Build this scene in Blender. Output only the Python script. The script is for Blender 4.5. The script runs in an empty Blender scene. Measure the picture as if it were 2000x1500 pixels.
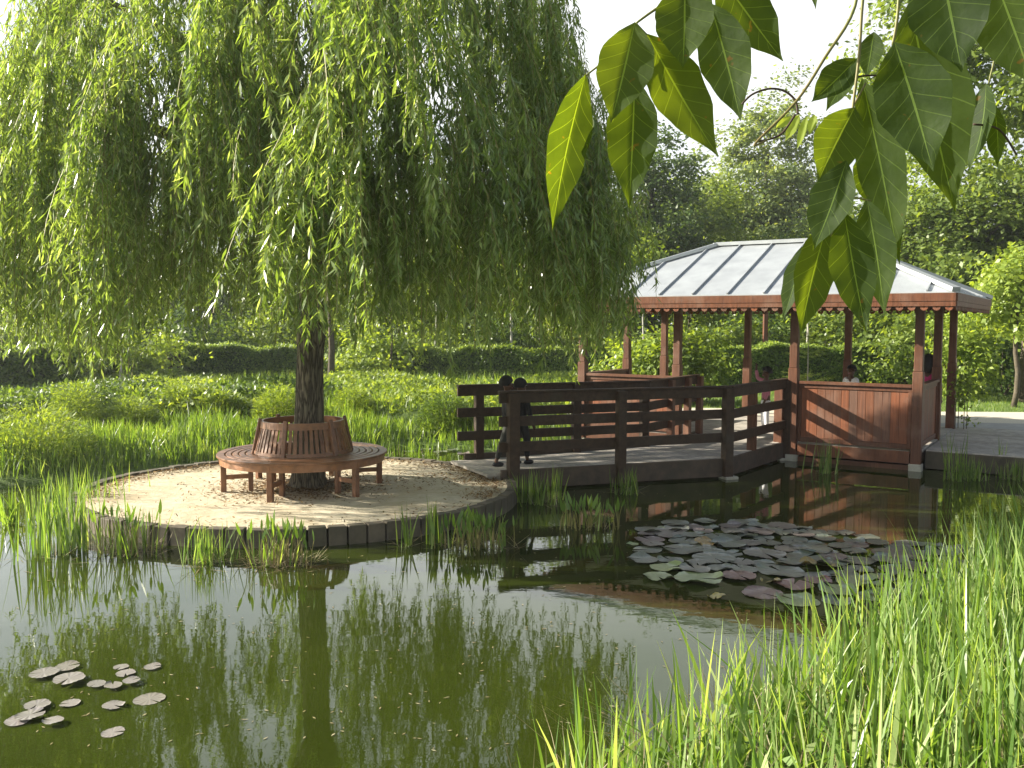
import bpy, bmesh, math, random
import numpy as np
from mathutils import Vector, Matrix
PI = math.pi
sc = bpy.context.scene
col = sc.collection

# ------------------------------------------------------------------ camera
F = 1770.0; HOR = 629.6; CAMZ = 2.1
PITCH = math.atan((750 - HOR) / F)
cd = bpy.data.cameras.new('camera'); cam = bpy.data.objects.new('camera', cd); col.objects.link(cam)
cd.sensor_width = 36.0; cd.lens = 36.0 * F / 2000.0; cd.clip_start = 0.05; cd.clip_end = 2000
cam.location = (0, 0, CAMZ); cam.rotation_euler = (PI / 2 - PITCH, -0.003, 0)
sc.camera = cam
# ------------------------------------------------------------------ world and sun
SUN_EL = math.radians(24.0)
SX, SY = -0.985, 0.17                       # horizontal direction towards the sun
w = bpy.data.worlds.new("World"); sc.world = w; w.use_nodes = True
nt = w.node_tree; nt.nodes.clear()
N = nt.nodes.new; L = nt.links.new
out = N('ShaderNodeOutputWorld'); bg = N('ShaderNodeBackground'); sky = N('ShaderNodeTexSky')
sky.sky_type = 'NISHITA'; sky.sun_disc = False; sky.sun_elevation = SUN_EL
sky.sun_rotation = math.atan2(SX, SY) % (2 * PI); sky.air_density = 1.0; sky.dust_density = 1.2
tc = N('ShaderNodeTexCoord'); mp = N('ShaderNodeMapping'); mp.inputs['Scale'].default_value = (1.0, 1.0, 2.6)
nz = N('ShaderNodeTexNoise'); nz.inputs['Scale'].default_value = 2.3; nz.inputs['Detail'].default_value = 7
nz.inputs['Roughness'].default_value = .55
cr = N('ShaderNodeValToRGB'); cr.color_ramp.elements[0].position = .38; cr.color_ramp.elements[1].position = .62
cr.color_ramp.elements[0].color = (.5, .5, .5, 1)
mx = N('ShaderNodeMixRGB'); mx.inputs['Color2'].default_value = (8.6, 8.8, 8.9, 1)
L(tc.outputs['Generated'], mp.inputs['Vector']); L(mp.outputs[0], nz.inputs['Vector']); L(nz.outputs['Fac'], cr.inputs[0])
sz = N('ShaderNodeSeparateXYZ'); mr = N('ShaderNodeMapRange'); mr.inputs['From Min'].default_value = .38; mr.inputs['From Max'].default_value = .62
mr.inputs['To Min'].default_value = 1; mr.inputs['To Max'].default_value = .1; mm = N('ShaderNodeMath'); mm.operation = 'MULTIPLY'
L(tc.outputs['Generated'], sz.inputs[0]); L(sz.outputs[2], mr.inputs['Value']); L(cr.outputs[0], mm.inputs[0]); L(mr.outputs[0], mm.inputs[1])
L(mm.outputs[0], mx.inputs['Fac'])
# clouds on the sun's side of the sky are brighter
dt = N('ShaderNodeVectorMath'); dt.operation = 'DOT_PRODUCT'; dt.inputs[1].default_value = (SX, SY, .25)
m2 = N('ShaderNodeMapRange'); m2.inputs['From Min'].default_value = -.5; m2.inputs['From Max'].default_value = .95; m2.inputs['To Min'].default_value = 5.2; m2.inputs['To Max'].default_value = 14.0
vm = N('ShaderNodeVectorMath'); vm.operation = 'SCALE'; vm.inputs[0].default_value = (.985, 1.0, 1.0)
L(tc.outputs['Generated'], dt.inputs[0]); L(dt.outputs['Value'], m2.inputs['Value']); L(m2.outputs[0], vm.inputs['Scale']); L(vm.outputs[0], mx.inputs['Color2']); L(sky.outputs[0], mx.inputs['Color1']); L(mx.outputs[0], bg.inputs['Color'])
bg.inputs['Strength'].default_value = .05; L(bg.outputs[0], out.inputs['Surface'])
sd = bpy.data.lights.new('sun', 'SUN'); so = bpy.data.objects.new('sun', sd); col.objects.link(so)
sd.energy = 5.0; sd.angle = math.radians(.55); sd.color = (1, .93, .80)
so.rotation_euler = Vector((SX * math.cos(SUN_EL), SY * math.cos(SUN_EL), math.sin(SUN_EL))).to_track_quat('Z', 'Y').to_euler()
sc.view_settings.view_transform = 'Standard'; sc.view_settings.look = 'None'
sc.view_settings.gamma = 1; sc.view_settings.exposure = 1.72
sc.cycles.max_bounces = 8; sc.cycles.diffuse_bounces = 3; sc.cycles.transmission_bounces = 4
sc.cycles.sample_clamp_indirect = 6

# ------------------------------------------------------------------ geometry helpers
def unproj(px, py, d):
    """photo pixel (2000x1500) at forward distance d -> world point"""
    x = (px - 1000) / F * d; yy = (750 - py) / F * d
    c, s = math.cos(PITCH), math.sin(PITCH)
    return Vector((x, d * c + yy * s, CAMZ - d * s + yy * c))
def at(px, d):      # ground-plane point (x,y) seen at column px, distance d
    return ((px - 1000) / F * d, d)
def dist(py, z=0.0):
    return F * (CAMZ - z) / (py - HOR)

def props(o, label=None, cat=None, group=None, kind=None):
    if label: o['label'] = label
    if cat: o['category'] = cat
    if group: o['group'] = group
    if kind: o['kind'] = kind
    return o
def link(name, me, mat, parent=None, smooth=False):
    o = bpy.data.objects.new(name, me); col.objects.link(o)
    if mat is not None:
        for m in (mat if isinstance(mat, (list, tuple)) else [mat]): me.materials.append(m)
    if smooth: me.polygons.foreach_set('use_smooth', [True] * len(me.polygons))
    if parent: o.parent = parent
    return o
def empty(name, loc=(0, 0, 0), rz=0.0):
    o = bpy.data.objects.new(name, None); col.objects.link(o); o.location = loc
    o.rotation_euler = (0, 0, rz); o.empty_display_size = .2
    return o
def mk(name, V, Fs, mat, parent=None, smooth=False):
    """fast mesh from arrays: Fs = list of (M,k) arrays"""
    me = bpy.data.meshes.new(name)
    V = np.asarray(V, dtype=np.float32).reshape(-1, 3)
    if not isinstance(Fs, list): Fs = [Fs]
    Fs = [np.asarray(f, dtype=np.int32) for f in Fs if len(f)]
    me.vertices.add(len(V)); me.vertices.foreach_set('co', V.ravel())
    li = np.concatenate([f.ravel() for f in Fs]); tot = np.concatenate([np.full(len(f), f.shape[1]) for f in Fs])
    st = np.concatenate([[0], np.cumsum(tot)[:-1]]).astype(np.int32)
    me.loops.add(len(li)); me.loops.foreach_set('vertex_index', li)
    me.polygons.add(len(tot)); me.polygons.foreach_set('loop_start', st)
    me.update(calc_edges=True)
    return link(name, me, mat, parent, smooth)

class MB:
    """collects boxes, bars, tubes into one mesh"""
    def __init__(s): s.v = []; s.f = []
    def add(s, vs, fs):
        n = len(s.v); s.v += [tuple(v) for v in vs]; s.f += [tuple(i + n for i in f) for f in fs]; return s
    def bar(s, a, b, wd, ht, up=(0, 0, 1), taper=1.0):
        """box from a to b (centre line), width wd sideways, ht along up"""
        a = Vector(a); b = Vector(b); d = (b - a).normalized(); up = Vector(up)
        side = d.cross(up).normalized(); up = side.cross(d).normalized()
        vs = []
        for p, k in ((a, 1), (b, taper)):
            for i, j in ((-1, -1), (1, -1), (1, 1), (-1, 1)):
                vs.append(p + side * (i * wd / 2 * k) + up * (j * ht / 2 * k))
        return s.add(vs, [(0, 3, 2, 1), (4, 5, 6, 7), (0, 1, 5, 4), (1, 2, 6, 5), (2, 3, 7, 6), (3, 0, 4, 7)])
    def post(s, x, y, z0, z1, wx, wy, dirv=(1, 0)):
        """vertical box with horizontal axes along dirv"""
        d = Vector((dirv[0], dirv[1], 0)).normalized(); n = Vector((-d.y, d.x, 0)); vs = []
        for z in (z0, z1):
            for i, j in ((-1, -1), (1, -1), (1, 1), (-1, 1)):
                p = Vector((x, y, z)) + d * (i * wx / 2) + n * (j * wy / 2); vs.append(p)
        return s.add(vs, [(0, 3, 2, 1), (4, 5, 6, 7), (0, 1, 5, 4), (1, 2, 6, 5), (2, 3, 7, 6), (3, 0, 4, 7)])
    def tube(s, pts, rad, n=8, cap=True):
        pts = [Vector(p) for p in pts]
        if not hasattr(rad, '__len__'): rad = [rad] * len(pts)
        rings = []; ref = Vector((0.3, 0.9, 0.1))
        for i, p in enumerate(pts):
            d = (pts[min(i + 1, len(pts) - 1)] - pts[max(i - 1, 0)]).normalized()
            a = d.cross(ref)
            if a.length < .1: a = d.cross(Vector((1, 0, 0)))
            a.normalize(); b = d.cross(a).normalized(); ref = b.cross(d) * 1.0 if False else ref
            rings.append([p + (a * math.cos(t) + b * math.sin(t)) * rad[i] for t in [2 * PI * k / n for k in range(n)]])
        vs = [v for r in rings for v in r]; fs = []
        for i in range(len(rings) - 1):
            for k in range(n):
                k2 = (k + 1) % n; fs.append((i * n + k, i * n + k2, (i + 1) * n + k2, (i + 1) * n + k))
        if cap:
            fs.append(tuple(range(n - 1, -1, -1))); fs.append(tuple((len(rings) - 1) * n + k for k in range(n)))
        return s.add(vs, fs)
    def ball(s, c, r, nu=12, nv=8):
        c = Vector(c); r = (r, r, r) if not hasattr(r, '__len__') else r; vs = []; fs = []
        for i in range(nv + 1):
            th = PI * i / nv
            for k in range(nu):
                ph = 2 * PI * k / nu
                vs.append(c + Vector((r[0] * math.sin(th) * math.cos(ph), r[1] * math.sin(th) * math.sin(ph), r[2] * math.cos(th))))
        for i in range(nv):
            for k in range(nu):
                k2 = (k + 1) % nu; fs.append((i * nu + k, (i + 1) * nu + k, (i + 1) * nu + k2, i * nu + k2))
        return s.add(vs, fs)
    def prism(s, poly, z0, z1):
        n = len(poly); vs = [(p[0], p[1], (z0 if not callable(z0) else z0(p))) for p in poly] + [(p[0], p[1], (z1 if not callable(z1) else z1(p))) for p in poly]
        fs = [tuple(range(n - 1, -1, -1)), tuple(range(n, 2 * n))] + [(i, (i + 1) % n, n + (i + 1) % n, n + i) for i in range(n)]
        return s.add(vs, fs)
    def build(s, name, mat, parent=None, smooth=False, bevel=0.0):
        me = bpy.data.meshes.new(name); me.from_pydata([tuple(v) for v in s.v], [], s.f); me.update()
        o = link(name, me, mat, parent, smooth)
        if bevel:
            m = o.modifiers.new('bevel', 'BEVEL'); m.width = bevel; m.segments = 1; m.limit_method = 'ANGLE'
        return o

# ------------------------------------------------------------------ material helpers
def newmat(name):
    m = bpy.data.materials.new(name); m.use_nodes = True; t = m.node_tree
    return m, t, t.nodes['Principled BSDF'], t.nodes['Material Output']
def ramp(t, fac, stops):
    r = t.nodes.new('ShaderNodeValToRGB'); e = r.color_ramp.elements
    while len(e) < len(stops): e.new(.5)
    for i, (p, c) in enumerate(stops): e[i].position = p; e[i].color = (*c, 1)
    if fac is not None: t.links.new(fac, r.inputs[0])
    return r.outputs[0]
def noise(t, scale, detail=4, rough=.55, stretch=(1, 1, 1), coord='Object'):
    c = t.nodes.new('ShaderNodeTexCoord'); m = t.nodes.new('ShaderNodeMapping'); m.inputs['Scale'].default_value = stretch
    n = t.nodes.new('ShaderNodeTexNoise'); n.inputs['Scale'].default_value = scale; n.inputs['Detail'].default_value = detail
    n.inputs['Roughness'].default_value = rough
    t.links.new(c.outputs[coord], m.inputs[0]); t.links.new(m.outputs[0], n.inputs['Vector']); return n.outputs['Fac']
def mixc(t, fac, a, b, mode='MIX'):
    m = t.nodes.new('ShaderNodeMixRGB'); m.blend_type = mode
    for k, v in (('Fac', fac), ('Color1', a), ('Color2', b)):
        if isinstance(v, (int, float)): m.inputs[k].default_value = v
        elif isinstance(v, tuple): m.inputs[k].default_value = (*v, 1)
        else: t.links.new(v, m.inputs[k])
    return m.outputs[0]
def bump(t, h, strength, distance, bsdf):
    b = t.nodes.new('ShaderNodeBump'); b.inputs['Strength'].default_value = strength; b.inputs['Distance'].default_value = distance
    t.links.new(h, b.inputs['Height']); t.links.new(b.outputs[0], bsdf.inputs['Normal']); return b
def island(t):
    g = t.nodes.new('ShaderNodeNewGeometry'); return g.outputs['Random Per Island']
def leafmat(name, c1, c2, c3=None, trans=.42, tcol=None, rough=.42, spec=.35, patch=1.2):
    """foliage: colour by leaf, by patch; partly lets light through"""
    m, t, b, o = newmat(name)
    stops = [(0, c1), (.65, c2)] + ([(1, c3)] if c3 else [])
    base = ramp(t, island(t), stops)
    n = ramp(t, noise(t, patch, 2), [(.3, (.72, .78, .7)), (.7, (1.2, 1.15, 1.1))])
    base = mixc(t, 1.0, base, n, 'MULTIPLY')
    t.links.new(base, b.inputs['Base Color']); b.inputs['Roughness'].default_value = rough
    b.inputs['Specular IOR Level'].default_value = spec
    tr = t.nodes.new('ShaderNodeBsdfTranslucent'); tm = mixc(t, 1.0, base, tcol or (1.9, 1.75, .55), 'MULTIPLY')
    t.links.new(tm, tr.inputs['Color'])
    mxs = t.nodes.new('ShaderNodeMixShader'); mxs.inputs[0].default_value = trans
    t.links.new(b.outputs[0], mxs.inputs[1]); t.links.new(tr.outputs[0], mxs.inputs[2]); t.links.new(mxs.outputs[0], o.inputs['Surface'])
    return m
def woodmat(name, c1, c2, c3, stretch=(1, 1, 1), scale=6, rough=.6, wear=None, spec=.3):
    m, t, b, o = newmat(name)
    base = ramp(t, island(t), [(0, c1), (.5, c2), (1, c3)])
    g = noise(t, scale, 6, .65, stretch)
    base = mixc(t, 1.0, base, ramp(t, g, [(.3, (.6, .6, .62)), (.7, (1.25, 1.2, 1.15))]), 'MULTIPLY')
    if wear:
        base = mixc(t, ramp(t, noise(t, 2.2, 5, .6), [(.5, (0, 0, 0)), (.72, (.75, .75, .75))]), base, wear)
    t.links.new(base, b.inputs['Base Color']); b.inputs['Roughness'].default_value = rough; b.inputs['Specular IOR Level'].default_value = spec
    bump(t, g, .35, .01, b); return m

M = {}
M['red_wood'] = woodmat('red_wood', (.108, .043, .021), (.15, .057, .026), (.108, .049, .028), (6, 6, .6), 5, .5, (.19, .11, .075))
M['plank_wood'] = woodmat('plank_wood', (.125, .062, .037), (.225, .078, .034), (.145, .082, .056), (9, 9, .5), 4, .55, (.20, .125, .09))
M['bridge_wood'] = woodmat('bridge_wood', (.05, .03, .018), (.075, .042, .022), (.05, .033, .02), (3, 3, 3), 5, .7, (.06, .05, .035))
M['bridge_wood2'] = woodmat('weathered_beam', (.085, .065, .045), (.11, .085, .055), (.08, .06, .045), (1, 1, 1), 6, .8, (.05, .045, .03))
M['grey_deck'] = woodmat('grey_deck', (.33, .31, .27), (.44, .41, .36), (.37, .35, .31), (1, 1, 1), 9, .8, (.24, .22, .18))
M['grey_beam'] = woodmat('grey_beam', (.09, .08, .055), (.13, .11, .08), (.085, .075, .05), (1, 1, 1), 6, .8, (.09, .09, .055))
M['bench_wood'] = woodmat('bench_wood', (.165, .076, .033), (.25, .12, .052), (.15, .068, .033), (2, 2, 2), 6, .42, (.33, .17, .10), .45)
def zinc():
    m, t, b, o = newmat('zinc'); n = noise(t, 3, 5, .6)
    t.links.new(ramp(t, n, [(.3, (.35, .37, .38)), (.7, (.46, .485, .49))]), b.inputs['Base Color'])
    b.inputs['Metallic'].default_value = .35; b.inputs['Roughness'].default_value = .42; bump(t, n, .1, .01, b); return m
M['zinc'] = zinc()
def simple(name, c, rough=.6, metal=0, spec=.3, var=None, scale=8, bmp=0):
    m, t, b, o = newmat(name)
    if var:
        n = noise(t, scale, 4); t.links.new(ramp(t, n, [(.3, c), (.7, var)]), b.inputs['Base Color'])
        if bmp: bump(t, n, bmp, .01, b)
    else: b.inputs['Base Color'].default_value = (*c, 1)
    b.inputs['Roughness'].default_value = rough; b.inputs['Metallic'].default_value = metal; b.inputs['Specular IOR Level'].default_value = spec
    return m
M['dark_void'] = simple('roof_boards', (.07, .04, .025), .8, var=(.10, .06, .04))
M['concrete'] = simple('concrete', (.30, .28, .22), .85, var=(.42, .40, .33), bmp=.3)
def bark():
    m, t, b, o = newmat('willow_bark')
    c = t.nodes.new('ShaderNodeTexCoord'); mp_ = t.nodes.new('ShaderNodeMapping'); mp_.inputs['Scale'].default_value = (1, 1, .13)
    v = t.nodes.new('ShaderNodeTexVoronoi'); v.feature = 'DISTANCE_TO_EDGE'; v.inputs['Scale'].default_value = 30
    n1 = t.nodes.new('ShaderNodeTexNoise'); n1.inputs['Scale'].default_value = 9; n1.inputs['Detail'].default_value = 5
    ad = t.nodes.new('ShaderNodeMixRGB'); ad.inputs['Fac'].default_value = .08
    t.links.new(c.outputs['Object'], mp_.inputs[0]); t.links.new(mp_.outputs[0], n1.inputs['Vector'])
    t.links.new(mp_.outputs[0], ad.inputs['Color1']); t.links.new(n1.outputs['Color'], ad.inputs['Color2']); t.links.new(ad.outputs[0], v.inputs['Vector'])
    h = ramp(t, v.outputs['Distance'], [(0, (0, 0, 0)), (.18, (1, 1, 1))])
    col_ = mixc(t, h, (.045, .035, .022), ramp(t, n1.outputs['Fac'], [(.3, (.13, .11, .075)), (.7, (.22, .19, .13))]))
    t.links.new(col_, b.inputs['Base Color']); b.inputs['Roughness'].default_value = .9; bump(t, h, .9, .03, b); return m
M['bark'] = bark()
M['branch'] = simple('branch_bark', (.06, .05, .035), .9, var=(.11, .09, .06), scale=14, bmp=.4)
M['pale_bark'] = simple('pale_bark', (.30, .29, .24), .8, var=(.40, .38, .33), scale=14)
M['willow'] = leafmat('willow_leaves', (.12, .178, .045), (.195, .272, .08), (.36, .43, .22), .46, (1.8, 1.78, .58), .34, .7)
M['twig'] = simple('willow_twig', (.25, .24, .07), .6, var=(.18, .14, .05))
M['tree_dark'] = leafmat('dark_foliage', (.05, .09, .025), (.08, .13, .035), (.12, .18, .05), .4)
M['tree_mid'] = leafmat('mid_foliage', (.10, .15, .03), (.15, .21, .045), (.23, .30, .08), .47)
M['tree_pale'] = leafmat('pale_foliage', (.13, .18, .07), (.19, .25, .10), (.27, .32, .15), .45)
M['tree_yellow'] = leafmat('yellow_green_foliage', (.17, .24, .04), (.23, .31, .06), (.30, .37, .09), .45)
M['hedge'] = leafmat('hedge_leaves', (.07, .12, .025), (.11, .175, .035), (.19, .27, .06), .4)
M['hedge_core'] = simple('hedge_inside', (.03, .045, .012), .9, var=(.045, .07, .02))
M['cover'] = leafmat('ground_cover_leaves', (.14, .20, .04), (.20, .27, .06), (.29, .36, .10), .42)
M['reed'] = leafmat('reed_blades', (.09, .15, .03), (.15, .23, .05), (.29, .35, .13), .45, (1.7, 1.7, .5), .35, .45)
M['near_reed'] = leafmat('near_reed_blades', (.09, .165, .04), (.17, .26, .07), (.42, .48, .24), .42, (1.6, 1.6, .5), .35, .45, patch=3)
M['dry'] = leafmat('dry_stems', (.20, .15, .08), (.32, .26, .16), (.42, .37, .26), .2, (1, 1, 1), .7)
M['litter'] = leafmat('fallen_leaves', (.10, .06, .025), (.24, .14, .055), (.40, .28, .13), .15, (1, 1, 1), .8)
M['broad'] = leafmat('broad_leaves', (.07, .14, .03), (.11, .19, .04), (.18, .27, .08), .38)

def sand():
    m, t, b, o = newmat('sand'); n = noise(t, 9, 9, .75); n2 = noise(t, 1.3, 4); n3 = noise(t, 60, 3, .8)
    c = ramp(t, n, [(.3, (.42, .36, .25)), (.55, (.58, .51, .38)), (.75, (.66, .60, .47))])
    c = mixc(t, ramp(t, n2, [(.45, (0, 0, 0)), (.7, (.5, .5, .5))]), c, (.46, .36, .22))
    t.links.new(c, b.inputs['Base Color']); b.inputs['Roughness'].default_value = .95; b.inputs['Specular IOR Level'].default_value = .1
    hh = mixc(t, .3, n, n3); bump(t, hh, .7, .035, b); return m
M['sand'] = sand()
def ground():
    m, t, b, o = newmat('grassy_ground'); n = noise(t, .6, 6, .6); n2 = noise(t, 30, 4, .7)
    c = ramp(t, n, [(.3, (.07, .12, .02)), (.6, (.12, .19, .03)), (.8, (.16, .22, .05))])
    c = mixc(t, 1.0, c, ramp(t, n2, [(.3, (.6, .6, .6)), (.7, (1.25, 1.25, 1.2))]), 'MULTIPLY')
    t.links.new(c, b.inputs['Base Color']); b.inputs['Roughness'].default_value = .95; bump(t, n2, .8, .06, b); return m
M['ground'] = ground()
M['gravel'] = simple('gravel', (.48, .43, .33), .95, var=(.58, .53, .43), scale=30, bmp=.5)
M['path'] = simple('paved_walk', (.30, .29, .27), .9, var=(.38, .37, .34), scale=6, bmp=.3)
def water():
    m, t, b, o = newmat('pond_water'); t.nodes.remove(b)
    d = t.nodes.new('ShaderNodeBsdfDiffuse'); g = t.nodes.new('ShaderNodeBsdfGlossy'); fr = t.nodes.new('ShaderNodeFresnel'); ms = t.nodes.new('ShaderNodeMixShader')
    fr.inputs['IOR'].default_value = 1.5; g.inputs['Roughness'].default_value = .012; g.inputs['Color'].default_value = (.96, .98, .98, 1)
    n = noise(t, .5, 3); t.links.new(ramp(t, n, [(.3, (.020, .029, .003)), (.7, (.031, .043, .005))]), d.inputs['Color'])
    h = noise(t, 2.2, 3, .5, (1, 2.2, 1)); h2 = noise(t, 16, 2, .5, (1, 1.6, 1)); hh = mixc(t, .12, h, h2)
    bp = t.nodes.new('ShaderNodeBump'); bp.inputs['Strength'].default_value = .045; bp.inputs['Distance'].default_value = .02
    t.links.new(hh, bp.inputs['Height'])
    t.links.new(bp.outputs[0], g.inputs['Normal']); t.links.new(bp.outputs[0], fr.inputs['Normal'])
    t.links.new(fr.outputs[0], ms.inputs[0]); t.links.new(d.outputs[0], ms.inputs[1]); t.links.new(g.outputs[0], ms.inputs[2]); t.links.new(ms.outputs[0], o.inputs['Surface'])
    return m
M['water'] = water()

# ------------------------------------------------------------------ terrain
POND = np.array([(-16, 1.2), (-2.5, 2.0), (-.6, 3.0), (.3, 3.7), (1.7, 4.6), (3.3, 5.9), (5.2, 7.6), (7.5, 8.6), (10, 8.2), (14, 7.4),
                 (14, 10.5), (9, 12.6), (6.6, 14.2), (5.5, 15.6), (4.0, 16.3), (2.6, 16.4), (1.2, 15.7), (.5, 15.0), (-.2, 14.6), (-.9, 14.9), (-1.8, 14.9),
                 (-2.7, 14.3), (-4.0, 13.3), (-5.2, 12.1), (-6.6, 11.1), (-9, 10.4), (-16, 10.0)], dtype=float)
def sdf(P, poly=POND):
    """signed distance, negative inside"""
    d = np.full(len(P), 1e9); ins = np.zeros(len(P), bool); n = len(poly)
    for i in range(n):
        a = poly[i]; b = poly[(i + 1) % n]; e = b - a; q = P - a
        h = np.clip((q @ e) / (e @ e), 0, 1)[:, None]; d = np.minimum(d, np.linalg.norm(q - e * h, axis=1))
        c = (a[1] > P[:, 1]) != (b[1] > P[:, 1])
        with np.errstate(divide='ignore', invalid='ignore'):
            xx = (b[0] - a[0]) * (P[:, 1] - a[1]) / (b[1] - a[1] + 1e-12) + a[0]
        ins ^= c & (P[:, 0] < xx)
    return np.where(ins, -d, d)
def sm(x, a, b):
    t = np.clip((x - a) / (b - a), 0, 1); return t * t * (3 - 2 * t)
def ground_z(P):
    P = np.atleast_2d(np.asarray(P, float)); s = sdf(P)
    z = -.55 + .62 * sm(s, -.6, .12) + .13 * sm(s, .1, 1.2)
    z += .25 * sm(-P[:, 1], -3.0, 0.5) * sm(s, 0, 2)
    z += .015 * np.sin(P[:, 0] * 1.7) * np.sin(P[:, 1] * 1.3) * (s > 0)
    # hillocks far away
    z += 1.0 * sm(np.hypot(P[:, 0], P[:, 1]), 60, 400)
    return z
def axis(lo, hi, step, far):
    a = list(np.arange(lo, hi + 1e-6, step)); g = step
    while a[-1] < far: g *= 1.35; a.append(a[-1] + g)
    g = step
    while a[0] > -far: g *= 1.35; a.insert(0, a[0] - g)
    return np.array(a)
xs = axis(-17, 15, .2, 700); ys = axis(-2, 22, .2, 700)
GX, GY = np.meshgrid(xs, ys); P2 = np.stack([GX.ravel(), GY.ravel()], 1); Z = ground_z(P2)
nx = len(xs); ny = len(ys); ii = np.arange(nx * ny).reshape(ny, nx)
Q = np.stack([ii[:-1, :-1].ravel(), ii[:-1, 1:].ravel(), ii[1:, 1:].ravel(), ii[1:, :-1].ravel()], 1)
g_ = mk('ground', np.column_stack([P2, Z]), Q, M['ground'], smooth=True); props(g_, kind='structure')
wp = MB().prism([(-16.6, .6), (-2.5, 1.4), (.2, 2.7), (4, 5.0), (8, 7.6), (14.5, 6.8), (14.5, 11), (9, 13.2), (5, 16.6), (2.5, 17), (0.8, 15.9), (-2.4, 15.3), (-7, 11.8), (-16.6, 10.6)], -.5, 0)
props(wp.build('water', M['water']), kind='structure')

# ------------------------------------------------------------------ pavilion
th = -.573; U = Vector((-math.cos(th), -math.sin(th), 0)); Vv = Vector((-math.sin(th), math.cos(th), 0))
PI_ = Vector((5.778, 12.85, 0)); PG = PI_ + U * 1.752; PD = PG + U * 1.895; PA = PD + U * 1.752; BB = 1.764; LL = 5.399
ZD, ZE, ZP, OV, ZR = .278, 2.514, 1.226, .505, 3.47
LZ = Vector((0, 0, 1))
PX = empty('garden_pavilion', PI_ + U * (LL / 2) + Vv * BB)
props(PX, 'open red brown wooden pavilion with grey metal hipped roof standing over the pond', 'pavilion')
def loc(par, o):     # parent keeping world coordinates: par has only a location and z rotation
    o.parent = par; o.matrix_parent_inverse = Matrix.LocRotScale(par.location, par.rotation_euler, None).inverted(); return o
def pv(a, b, z): return PI_ + U * a + Vv * b + LZ * z       # pavilion coordinates: a from I towards A, b towards the back
posts = [(0, 0), (1.752, 0), (3.647, 0), (5.399, 0), (5.399, BB), (5.399, 2 * BB), (3.647, 2 * BB), (1.752, 2 * BB), (0, 2 * BB), (0, BB)]
for a, b in posts:
    c = pv(a, b, 0); m = MB()
    m.post(c.x, c.y, .02 if b == 0 else ZD - .02, 1.42, .14, .14, U); m.post(c.x, c.y, 1.42, ZE + .02, .118, .118, U)
    loc(PX, m.build('post', M['red_wood'], bevel=.008))
    if b == 0:
        m = MB(); m.post(c.x, c.y, -.3, .10, .175, .175, U); loc(PX, m.build('concrete_footing', M['concrete'], bevel=.01))
# floor planks
m = MB(); k = 0; bpos = -.015
while bpos < 2 * BB + .1:
    m.bar(pv(-.05, bpos + .065, ZD - .02), pv(LL + .05, bpos + .065, ZD - .02), .128, .036); bpos += .134
loc(PX, m.build('floor', M['grey_deck']))
m = MB()
for b0, z0, z1 in ((-.04, .10, ZD - .004), (.0, -.02, .07)):
    m.bar(pv(.08, b0, (z0 + z1) / 2), pv(1.67, b0, (z0 + z1) / 2), .035, z1 - z0); m.bar(pv(1.85, b0 + .02, (z0 + z1) / 2), pv(3.56, b0 + .02, (z0 + z1) / 2), .035, z1 - z0); m.bar(pv(3.73, b0, (z0 + z1) / 2), pv(5.31, b0, (z0 + z1) / 2), .035, z1 - z0)
m.bar(pv(0, .08, .16), pv(0, 2 * BB - .07, .16), .04, .2); m.bar(pv(LL, .08, .16), pv(LL, 2 * BB - .07, .16), .04, .2)
loc(PX, m.build('edge_beam', M['red_wood']))
def panel(a0, b0, a1, b1):
    p = pv(a0, b0, 0); q = pv(a1, b1, 0); d = (q - p).normalized(); ln = (q - p).length; s0, s1 = .075, ln - .075
    fr = MB(); f = lambda s, z: p + d * s + LZ * z
    fr.bar(f(s0, ZP - .02), f(s1, ZP - .02), .11, .045); fr.bar(f(s0, ZP - .075), f(s1, ZP - .075), .05, .06); fr.bar(f(s0, ZD + .06), f(s1, ZD + .06), .05, .07)
    for s in (s0 + .025, s1 - .025): fr.post(f(s, 0).x, f(s, 0).y, ZD + .03, ZP - .105, .05, .055, d)
    fo = loc(PX, fr.build('parapet', M['red_wood'], bevel=.004))
    pk = MB(); s = s0 + .052; rnd = random.Random(int(a0 * 10 + b0)); nn = round((s1 - s0 - .104) / .118); wd = (s1 - s0 - .104) / nn
    for i in range(nn):
        c = f(s + wd * (i + .5), 0); off = rnd.uniform(-.002, .002)
        pk.post(c.x, c.y, ZD + .098, ZP - .106, wd - .006, .022 + off, d)
    pk.bar(f(s0 + .05, .75), f(s1 - .05, .75), .008, .84)
    bo = pk.build('boarding', M['plank_wood']); bo.parent = fo; bo.matrix_parent_inverse = fo.matrix_parent_inverse.copy()
    bo.matrix_parent_inverse = Matrix.Identity(4)
panel(0, 0, 1.752, 0); panel(3.647, 0, 5.399, 0); panel(0, 0, 0, BB); panel(5.399, 0, 5.399, BB)
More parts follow.
